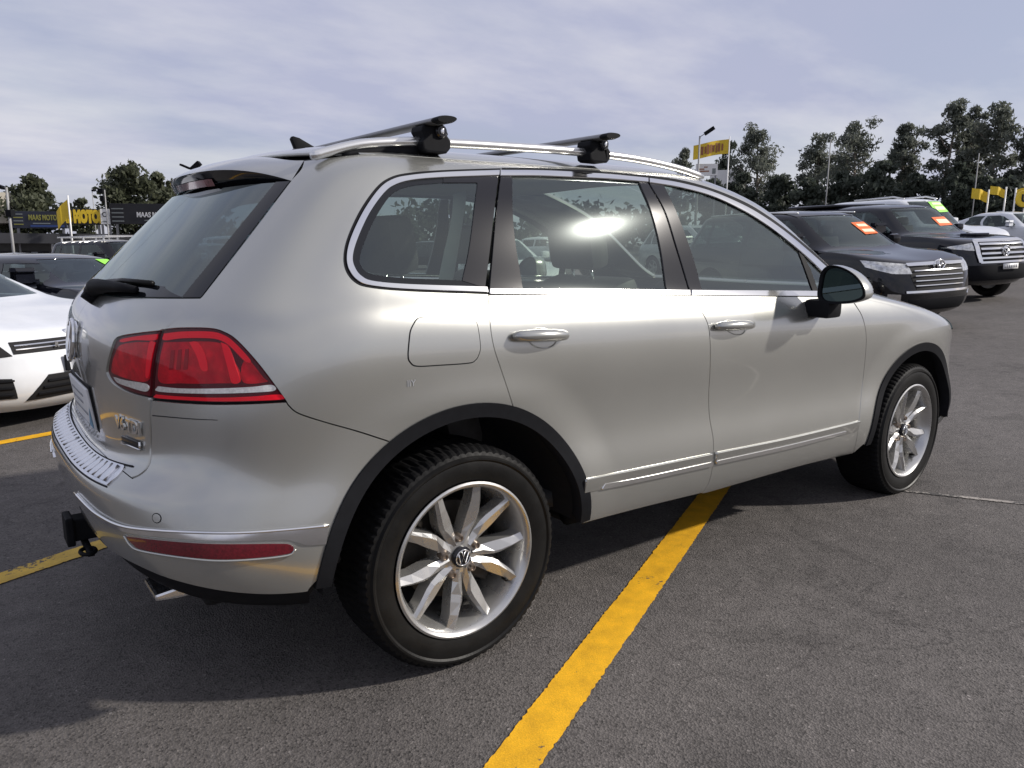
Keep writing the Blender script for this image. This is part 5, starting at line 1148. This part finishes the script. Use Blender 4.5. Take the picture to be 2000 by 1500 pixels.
def tree(name, label, u, D, top_v, width_px, kind='gum', seed=1, leaf=.34, n=2600, base=.28, group=None):
    r = random.Random(seed); g = far_pt(u, D); Htot = z_at(u, top_v, D)-g[2]; wid = width_px/FPX*D
    root = empty(name, tuple(g)); tag(root, label, 'tree', group); root.rotation_euler = (0, 0, r.uniform(0, 6.28))
    lm, bm_ = {'gum': ('leaf_gum', 'bark'), 'dark': ('leaf_dark', 'bark_dark'), 'fig': ('leaf_fig', 'bark_dark')}[kind]
    tr = []; clumps = []
    nst = 1 if kind != 'fig' else 2
    hh = Htot*(.86 if kind == 'gum' else .84)
    bend = (r.uniform(-.05, .05)*Htot, r.uniform(-.05, .05)*Htot)
    trunk = [(bend[0]*(t**2), bend[1]*(t**2), hh*t) for t in np.linspace(0, 1, 8)]
    r0 = Htot*(.014 if kind == 'gum' else .022); tr.append(tube(trunk, [r0*(1-.8*t)+.02 for t in np.linspace(0, 1, 8)], 7))
    nl = {'gum': 20, 'dark': 12, 'fig': 14}[kind]
    for i in range(nl):
        t = base+(1-base)*(i+.5)/nl; t = min(.97, t+r.uniform(-.04, .04)); z = hh*t; a = i*2.4+r.uniform(-.5, .5)
        prof = math.sin(PI*min(1, (t-base+.12)/(1.12-base)))**.7 if kind == 'gum' else math.sin(PI*min(1, (t-base+.2)/(1.25-base)))**.5
        ln = wid*.46*prof*r.uniform(.45, 1.0); rise = ln*r.uniform(.35, .9) if kind == 'gum' else ln*r.uniform(.1, .5)
        bx_, by_ = bend[0]*t*t, bend[1]*t*t; e = (bx_+math.cos(a)*ln, by_+math.sin(a)*ln, min(z+rise, Htot*.97))
        m_ = (bx_+math.cos(a)*ln*.5, by_+math.sin(a)*ln*.5, z+(e[2]-z)*.35); tr.append(tube([(bx_, by_, z), m_, e], [r0*.4*(1-.6*t)+.015, r0*.25+.01, .012], 5))
        k = 3 if kind == 'gum' else 4
        for q in range(k):
            f = r.uniform(.5, 1.08); cs_ = wid*(.135 if kind == 'gum' else .17)*r.uniform(.7, 1.4)
            clumps.append(((bx_+(e[0]-bx_)*f+r.gauss(0, .06)*wid, by_+(e[1]-by_)*f+r.gauss(0, .06)*wid, z+(e[2]-z)*f+r.gauss(0, .03)*Htot), cs_))
    for q in range(4): clumps.append(((bend[0]+r.gauss(0, .07)*wid, bend[1]+r.gauss(0, .07)*wid, Htot*r.uniform(.88, .97)), wid*.12))
    mk('trunk', join(*tr), MT[bm_], root)
    per = max(4, n//len(clumps)); g_ = np.random.default_rng(seed); N_ = per*len(clumps)
    cc = np.repeat(np.array([c for c, s_ in clumps]), per, 0); ss = np.repeat(np.array([s_ for c, s_ in clumps]), per)[:, None]
    p = g_.normal(size=(N_, 3)); p /= np.linalg.norm(p, axis=1, keepdims=True); p *= g_.uniform(0, 1, (N_, 1))**.45
    o = cc+p*ss*np.array([1, 1, .75]); lf = leaf*g_.uniform(.6, 1.3, (N_, 1))
    ax_ = g_.normal(size=(N_, 3))-np.array([0, 0, .6]); ax_ /= np.linalg.norm(ax_, axis=1, keepdims=True); sv = np.cross(ax_, g_.normal(size=(N_, 3))); sv /= np.linalg.norm(sv, axis=1, keepdims=True)
    w_ = .36 if kind == 'gum' else .5
    V = np.stack([o-ax_*lf*.5, o+sv*lf*w_*.5, o+ax_*lf*.5, o-sv*lf*w_*.5], 1).reshape(-1, 3).tolist(); F = np.arange(N_*4).reshape(-1, 4).tolist()
    mk('crown', (V, F, None), MT[lm], root, smooth=False)
    return root
G1 = 'gum trees behind the right row'
for i, (u, D, tv, wpx, kind, lab) in enumerate((
    (1325, 74, 282, 60, 'gum', 'small gum tree left of the yellow banner'),
    (1412, 70, 272, 70, 'dark', 'dark bushy tree right behind the yellow banner'),
    (1474, 62, 238, 110, 'gum', 'broad dense gum tree standing alone right of the banner'),
    (1590, 60, 262, 100, 'gum', 'open round gum tree with a pale pole in front'),
    (1664, 58, 232, 112, 'gum', 'full crowned gum tree left of the middle of the tree row'),
    (1752, 58, 232, 86, 'gum', 'narrow ragged gum tree in the middle of the tree row'),
    (1831, 56, 192, 88, 'gum', 'tallest slender gum tree with a spiky top'),
    (1880, 57, 205, 74, 'gum', 'tall gum tree right of the spiky topped one'),
    (1921, 55, 200, 104, 'gum', 'tall wide gum tree above the yellow flags'),
    (2000, 54, 225, 86, 'gum', 'gum tree cut by the right edge of the picture'))):
    tree('gum_tree', lab, u, D, tv, wpx, kind, 11+i, .30, 6500, .16, G1)
for i, (u, D, tv, wpx, lab) in enumerate(((1445, 55, 335, 80, 'low dark shrub under the lone broad gum tree'), (1520, 54, 342, 90, 'low dark shrub at the left foot of the tree row'), (1572, 53, 350, 80, 'low dark shrub below the open round gum tree'), (1640, 53, 338, 90, 'dark shrub below the full crowned gum tree'), (1706, 52, 315, 92, 'tall dark shrub between the full and the ragged gum tree'), (1775, 52, 340, 80, 'dark shrub below the ragged gum tree'), (1852, 51, 318, 60, 'dark upright shrub below the spiky topped gum tree'), (1905, 51, 345, 80, 'dark shrub left of the yellow flags'), (1965, 51, 350, 90, 'dark shrub behind the yellow flags'), (1390, 56, 345, 70, 'low dark shrub below the banner'))):
    tree('shrub', lab, u, D, tv, wpx, 'dark', 51+i, .36, 3600, .02, 'dark shrubs behind the right row')
tree('fig_tree', 'round dark tree at the far left above the dark sign board', 73, 62, 341, 112, 'fig', 81, .42, 7000, .10, 'trees on the left'); tree('fig_tree', 'broad dark tree above the black sign board with white letters', 268, 60, 318, 110, 'fig', 84, .42, 7500, .10, 'trees on the left'); tree('fig_tree', 'dark tree half hidden by the spoiler of the silver car', 330, 62, 338, 90, 'fig', 87, .42, 6000, .10, 'trees on the left'); tree('fig_tree', 'small olive tree behind the yellow lettered sign', 168, 66, 388, 55, 'fig', 89, .40, 3000, .1, 'trees on the left')
# ---- sign boards on the left: each a thing of its own
def board(name, label, u0, u1, v0, v1, D0, D1, material, parts=(), cat_='sign', legs=True, thick=.12):
    """upright board whose lower/upper edges and ends come from bearings; its own distance and thickness"""
    a, b = far_pt(u0, D0), far_pt(u1, D1); uc = (u0+u1)/2; Dm = (D0+D1)/2; zb_, zt = z_at(uc, v1, Dm), z_at(uc, v0, Dm)
    X = Vector((b[0]-a[0], b[1]-a[1], 0)); w = X.length; c = (a+b)/2; base_z = float(tz(c[0], c[1]))
    root = empty(name, (c[0], c[1], base_z)); tag(root, label, cat_)
    M = frame((0, 0, (zb_+zt)/2-base_z), X, (0, 0, 1)); h = zt-zb_
    mk('panel', xf(box(-w/2, w/2, -h/2, h/2, -thick, 0, .01), M), material, root, smooth=False)
    for (txt, cx, cy, sz, m_, bold, sx) in parts:
        if txt is None: x0_, x1_, y0_, y1_ = sz; mk('panel_stripe', xf(box(x0_*w, x1_*w, y0_*h, y1_*h, 0, .02), M), m_, root, smooth=False)
        else:
            tm = text_mesh(txt, sz*h, .012, bold=bold); tm = ([(x*sx+cx*w, y+cy*h, z+.014) for x, y, z in tm[0]], tm[1], None); mk('lettering', xf(tm, M), m_, root, smooth=False)
    if legs:
        for s in (-.42, .42): mk('post', xf(box(s*w-.05, s*w+.05, -h/2-(zb_-base_z), -h/2, -.16, -.06), M), MT['bar'], root, smooth=False)
    return root
MT['sign_navy'] = mat('navy board', (.022, .026, .042), .5, noise=(2, .2)); MT['sign_black'] = mat('black board', (.012, .012, .015), .5, noise=(2, .2)); MT['sign_yellow'] = mat('yellow board', (.72, .50, .03), .5, noise=(1.5, .12)); MT['ink_black'] = mat('black ink', (.015, .015, .015), .6); MT['ink_white'] = mat('white ink', (.62, .62, .62), .6); MT['ink_olive'] = mat('olive yellow ink', (.26, .25, .06), .6); MT['ink_blue'] = mat('blue ink', (.03, .06, .20), .6)
MT['ink_pale'] = mat('pale ink', (.20, .22, .22), .6); MT['ink_brown'] = mat('brown ink', (.30, .12, .05), .6)
lines = [(None, 0, 0, (-.47, -.30, .30-.2*k, .36-.2*k), MT['ink_olive'] if k % 2 else MT['ink_pale'], 0, 1) for k in range(4)]
board('sign_board', 'dark navy sign board with olive letters at the far left', 28, 133, 413, 446, 47, 46, MT['sign_navy'], lines+[('MAAS MOTORS', .12, .12, .44, MT['ink_olive'], .01, .62), (None, 0, 0, (-.17, .46, -.42, -.30), MT['ink_blue'], 0, 1), (None, 0, 0, (-.12, .20, -.24, -.18), MT['ink_pale'], 0, 1)])
board('sign_board', 'black sign board with tall yellow letters beside the leaning flag', 133, 200, 408, 439, 45.5, 45, MT['sign_black'], [('AS MOTORS', .06, -.02, 1.0, MT['sign_yellow'], .07, .50)])
board('sign_board', 'small white sign board with a dark round mark', 200.5, 218, 408, 438, 44.9, 44.8, MT['white'], [('O', 0, .12, .45, MT['ink_black'], .0, 1), (None, 0, 0, (-.3, .3, -.36, -.28), MT['ink_pale'], 0, 1)])
board('sign_board', 'black sign board with white letters MAAS MOTORS', 219, 352, 398, 438, 44.7, 43.5, MT['sign_black'], [(None, 0, 0, (-.47, -.30, .22-.2*k, .27-.2*k), MT['ink_pale'], 0, 1) for k in range(4)]+[('MAAS MOTORS', .17, -.05, .34, MT['ink_white'], .01, .78), (None, 0, 0, (.0, .34, -.33, -.29), MT['ink_pale'], 0, 1)])
# car outline over the lettering
# ---- showroom under the boards
MT['fascia'] = mat('charcoal fascia', (.030, .031, .036), .6, noise=(1, .2)); MT['shade_wall'] = mat('grey render wall', (.12, .12, .12), .8); MT['cream_wall'] = mat('cream wall', (.50, .46, .38), .8)
def building(label, u0, u1, D, zt, zb_, depth, wall, roof, name='showroom'):
    a, b = far_pt(u0, D), far_pt(u1, D); X = Vector((b[0]-a[0], b[1]-a[1], 0)); w = X.length; c = (a+b)/2; root = empty(name, (c[0], c[1], float(tz(c[0], c[1]))-.3)); tag(root, label, 'building')
    M = frame((0, 0, 0), X, (0, 0, 1)); mk('wall', xf(box(-w/2, w/2, 0, zb_+.3, -depth, -1.6), M), wall, root, smooth=False); mk('fascia', xf(box(-w/2-.2, w/2+.2, zb_+.3, zt+.3, -depth-.2, .2), M), roof, root, smooth=False)
    n = max(3, int(w/3.4))
    for k in range(n):
        x0_, x1_ = -w/2+w*(k+.08)/n, -w/2+w*(k+.92)/n; wn = mk('window', xf(box(x0_, x1_, .35, zb_-.1, -1.62, -1.56), M), MT['fascia'], root, smooth=False); mk('pane', xf(box(x0_+.08, x1_-.08, .45, zb_-.2, -1.56, -1.54), M), MT['frit'], wn, smooth=False)
        mk('post', xf(box(-w/2+w*k/n-.06, -w/2+w*k/n+.06, 0, zb_+.3, -.05, .07), M), MT['bar'], root, smooth=False)
    return root
building('long low showroom with dark fascia under the sign boards', -40, 355, 46.2, 2.45, 1.95, 9, MT['shade_wall'], MT['fascia'])
building('cream low building at the far left edge', -60, 26, 62, 5.6, 3.6, 8, MT['cream_wall'], MT['cream_wall'], 'shed')
building('pale low building behind the yellow banner', 1385, 1425, 66, 6.3, 5.0, 6, MT['white'], MT['white'], 'shed')
# ---- flood light poles
MT['pole_grey'] = mat('galvanised steel', (.30, .30, .30), .6, noise=(5, .15))
def pole(label, u, v_top, D, heads, r=.05, name='light_pole', v_bot=None):
    g = far_pt(u, D); zt = z_at(u, v_top, D)-g[2]; root = empty(name, tuple(g)); tag(root, label, 'pole')
    mk('shaft', tube([(0, 0, 0), (0, 0, zt)], [r*1.3, r], 8), MT['pole_grey'], root)
    R_ = Vector((CR[0], CR[1], 0)).normalized()
    for (dx, dz_, w_, h_, tilt) in heads:
        M = frame((R_.x*dx, R_.y*dx, zt+dz_), R_, (0, 0, 1)) @ Matrix.Rotation(tilt, 4, 'Z')
        mk('arm', tube([(0, 0, zt-.05), (R_.x*dx, R_.y*dx, zt+dz_)], .025, 6), MT['bar'], root); mk('floodlight', xf(box(-w_/2, w_/2, -h_/2, h_/2, -.15, .15, .02), M), MT['black_plastic'], root, smooth=False)
    return root
pole('light pole with a tilted floodlight beside the yellow banner', 1357, 266, 48, [(.55, .30, .62, .22, .6)])
pole('light pole with a floodlight at the far left edge', 24, 366, 40, [(-.35, .05, .55, .14, -.35), (.05, -1.1, .25, .30, 0)])
pole('light pole with a small camera between the left trees', 213, 371, 44, [(-.15, -.05, .28, .22, 0), (-.10, -.45, .2, .25, 0)], .03)
pole('leaning lamp over the left trees above the spoiler', 384, 330, 42, [(-.30, .10, .5, .10, -.4), (.22, .12, .55, .22, .7)], .03)
pole('pale bare pole in front of the open round gum tree', 1607, 272, 50, [], .03); pole('thin bare pole between the yellow lettered sign and the broad tree', 189, 372, 50, [(.1, .0, .15, .1, .3)], .02); pole('thin pole below the tall wide gum tree', 1893, 300, 46, [], .025)
# ---- flags and banners
def flag(label, u, v0, v1, D, wpx, txt, lean=0., cat_='flag', name='banner_flag', material='sign_yellow', ink='ink_brown', pole_v=None, tscale=.5, wave=.10, marks=0):
    g = far_pt(u, D); R_ = Vector((CR[0], CR[1], 0)).normalized(); F_ = Vector((-R_.y, R_.x, 0)); w = abs(wpx)/FPX*D; z1, z0 = z_at(u, v0, D)-g[2], z_at(u, v1, D)-g[2]; s = 1 if wpx > 0 else -1
    root = empty(name, tuple(g)); tag(root, label, cat_)
    mk('pole', tube([(0, 0, 0), (0, 0, z1+.15)], .035, 8), MT['white'], root)
    V, F = [], []; n = 12
    for side in (0, 1):
        for i in range(n+1):
            t = i/n; o = R_*(s*w*t)+F_*(wave*math.sin(t*7)+.01*side)
            for j in range(2): V.append((o.x, o.y, (z0 if j == 0 else z1)+lean*w*t+.04*math.sin(t*5)))
    for i in range(n): F.append([2*i, 2*i+2, 2*i+3, 2*i+1]); k = 2*(n+1); F.append([k+2*i+1, k+2*i+3, k+2*i+2, k+2*i])
    mk('cloth', (V, F, None), MT[material], root)
    for k in range(marks):
        ta, tb = .16+.66*k/marks, .16+.66*(k+.62+.2*(k % 2))/marks; oa, ob = R_*(s*w*ta)+F_*(wave*math.sin(ta*7)-.02), R_*(s*w*tb)+F_*(wave*math.sin(tb*7)-.02); hh_ = (z1-z0)*(.24+.05*(k % 3)); zm_ = (z0+z1)/2+lean*w*(ta+tb)/2+.04*math.sin(ta*5)
        mk('print_mark', ([(oa.x, oa.y, zm_-hh_), (ob.x, ob.y, zm_-hh_), (ob.x, ob.y, zm_+hh_), (oa.x, oa.y, zm_+hh_)], [(0, 1, 2, 3)], None), MT[ink], root, smooth=False)
    if txt:
        hgt = z1-z0; tm = text_mesh(txt, hgt*tscale, .004, bold=.01); xs_ = [v[0] for v in tm[0]]; k = w*.8/(max(xs_)-min(xs_)); out = []
        for x, y, z in tm[0]:
            t = .5+(x*k)/w*s*s; tt = max(0, min(1, .5+x*k/w)); tt_ = tt if s > 0 else 1-tt
            o = R_*(s*w*tt_)+F_*(wave*math.sin(tt_*7)-.03-z); out.append((o.x, o.y, (z0+z1)/2+y+lean*w*tt_+.04*math.sin(tt_*5)))
        mk('lettering', (out, tm[1], None), MT[ink], root, smooth=False)
    return root
flag('long yellow banner with brown print high on a pole', 1414, 272, 300, 50, -64, None, -.16, marks=8)
board('sign_board', 'small white sign board with brown marks below the yellow banner', 1352, 1394, 320, 343, 50, 50, MT['white'], [(None, 0, 0, (-.34, -.10, .0, .10), MT['ink_brown'], 0, 1), (None, 0, 0, (-.30, .12, -.18, -.08), MT['ink_brown'], 0, 1), (None, 0, 0, (-.12, .05, .18, .26), MT['ink_brown'], 0, 1), (None, 0, 0, (.26, .42, -.35, .1), MT['ink_pale'], 0, 1)], thick=.2)
for u, v0, v1, wp_, lab in ((1920, 377, 397, -26, 'yellow flag left of three by the right edge'), (1953, 372, 388, -24, 'yellow flag in the middle of three by the right edge'), (1972, 374, 400, 30, 'yellow flag rightmost of three by the right edge')): flag(lab, u, v0, v1, 42, wp_, None, .35)
flag('yellow feather flag leaning in front of the yellow lettered sign', 141, 388, 424, 43, -22, None, -.9, wave=.05)
rs = far_pt(1991, 40); rroot = empty('round_sign', tuple(rs)); tag(rroot, 'round yellow sign with a black letter U at the right edge', 'sign')
R_ = Vector((CR[0], CR[1], 0)).normalized(); zc_ = z_at(1991, 388, 40)-rs[2]; Mr = frame((0, 0, zc_), R_, (0, 0, 1)); mk('disc', xf(lathe([(0, .0), (.34, 0), (.36, -.02), (.36, -.08), (0, -.08)], 32, 'Z'), Mr), MT['sign_yellow'], rroot, angle=40); mk('lettering', xf(text_mesh('U', .42, .01, bold=.02), Mr @ Matrix.Translation((0, 0, .015))), MT['ink_black'], rroot, smooth=False); mk('post', tube([(0, 0, 0), (0, 0, zc_-.4)], .04, 8), MT['bar'], rroot)
# ---- far hedge and trees closing the yard behind the silver car: one mass nobody could count
gq = np.random.default_rng(5); hv_, cc_ = [], []
for u in np.linspace(330, 1320, 120):
    D = 78+gq.uniform(-5, 5); g0 = far_pt(u, D)
    for k in range(3): cc_.append((g0[0]+gq.normal(0, .8), g0[1]+gq.normal(0, .8), g0[2]+gq.uniform(.6, 2.6+2.2*abs(math.sin(u*.013))), gq.uniform(.9, 1.7)))
cc_ = np.array(cc_); nn = 26; c_ = np.repeat(cc_, nn, 0); N_ = len(c_); p = gq.normal(size=(N_, 3)); p /= np.linalg.norm(p, axis=1, keepdims=True); p *= gq.uniform(0, 1, (N_, 1))**.4
o = c_[:, :3]+p*c_[:, 3:]; a1 = gq.normal(size=(N_, 3)); a1 /= np.linalg.norm(a1, axis=1, keepdims=True); a2 = np.cross(a1, gq.normal(size=(N_, 3))); a2 /= np.linalg.norm(a2, axis=1, keepdims=True)
V = np.stack([o-a1*.4, o+a2*.22, o+a1*.4, o-a2*.22], 1).reshape(-1, 3).tolist()
hd_ = mk('far_hedge', (V, np.arange(N_*4).reshape(-1, 4).tolist(), None), MT['leaf_dark'], smooth=False); tag(hd_, 'far dark hedge closing the yard behind the silver car', 'hedge', None, 'stuff')
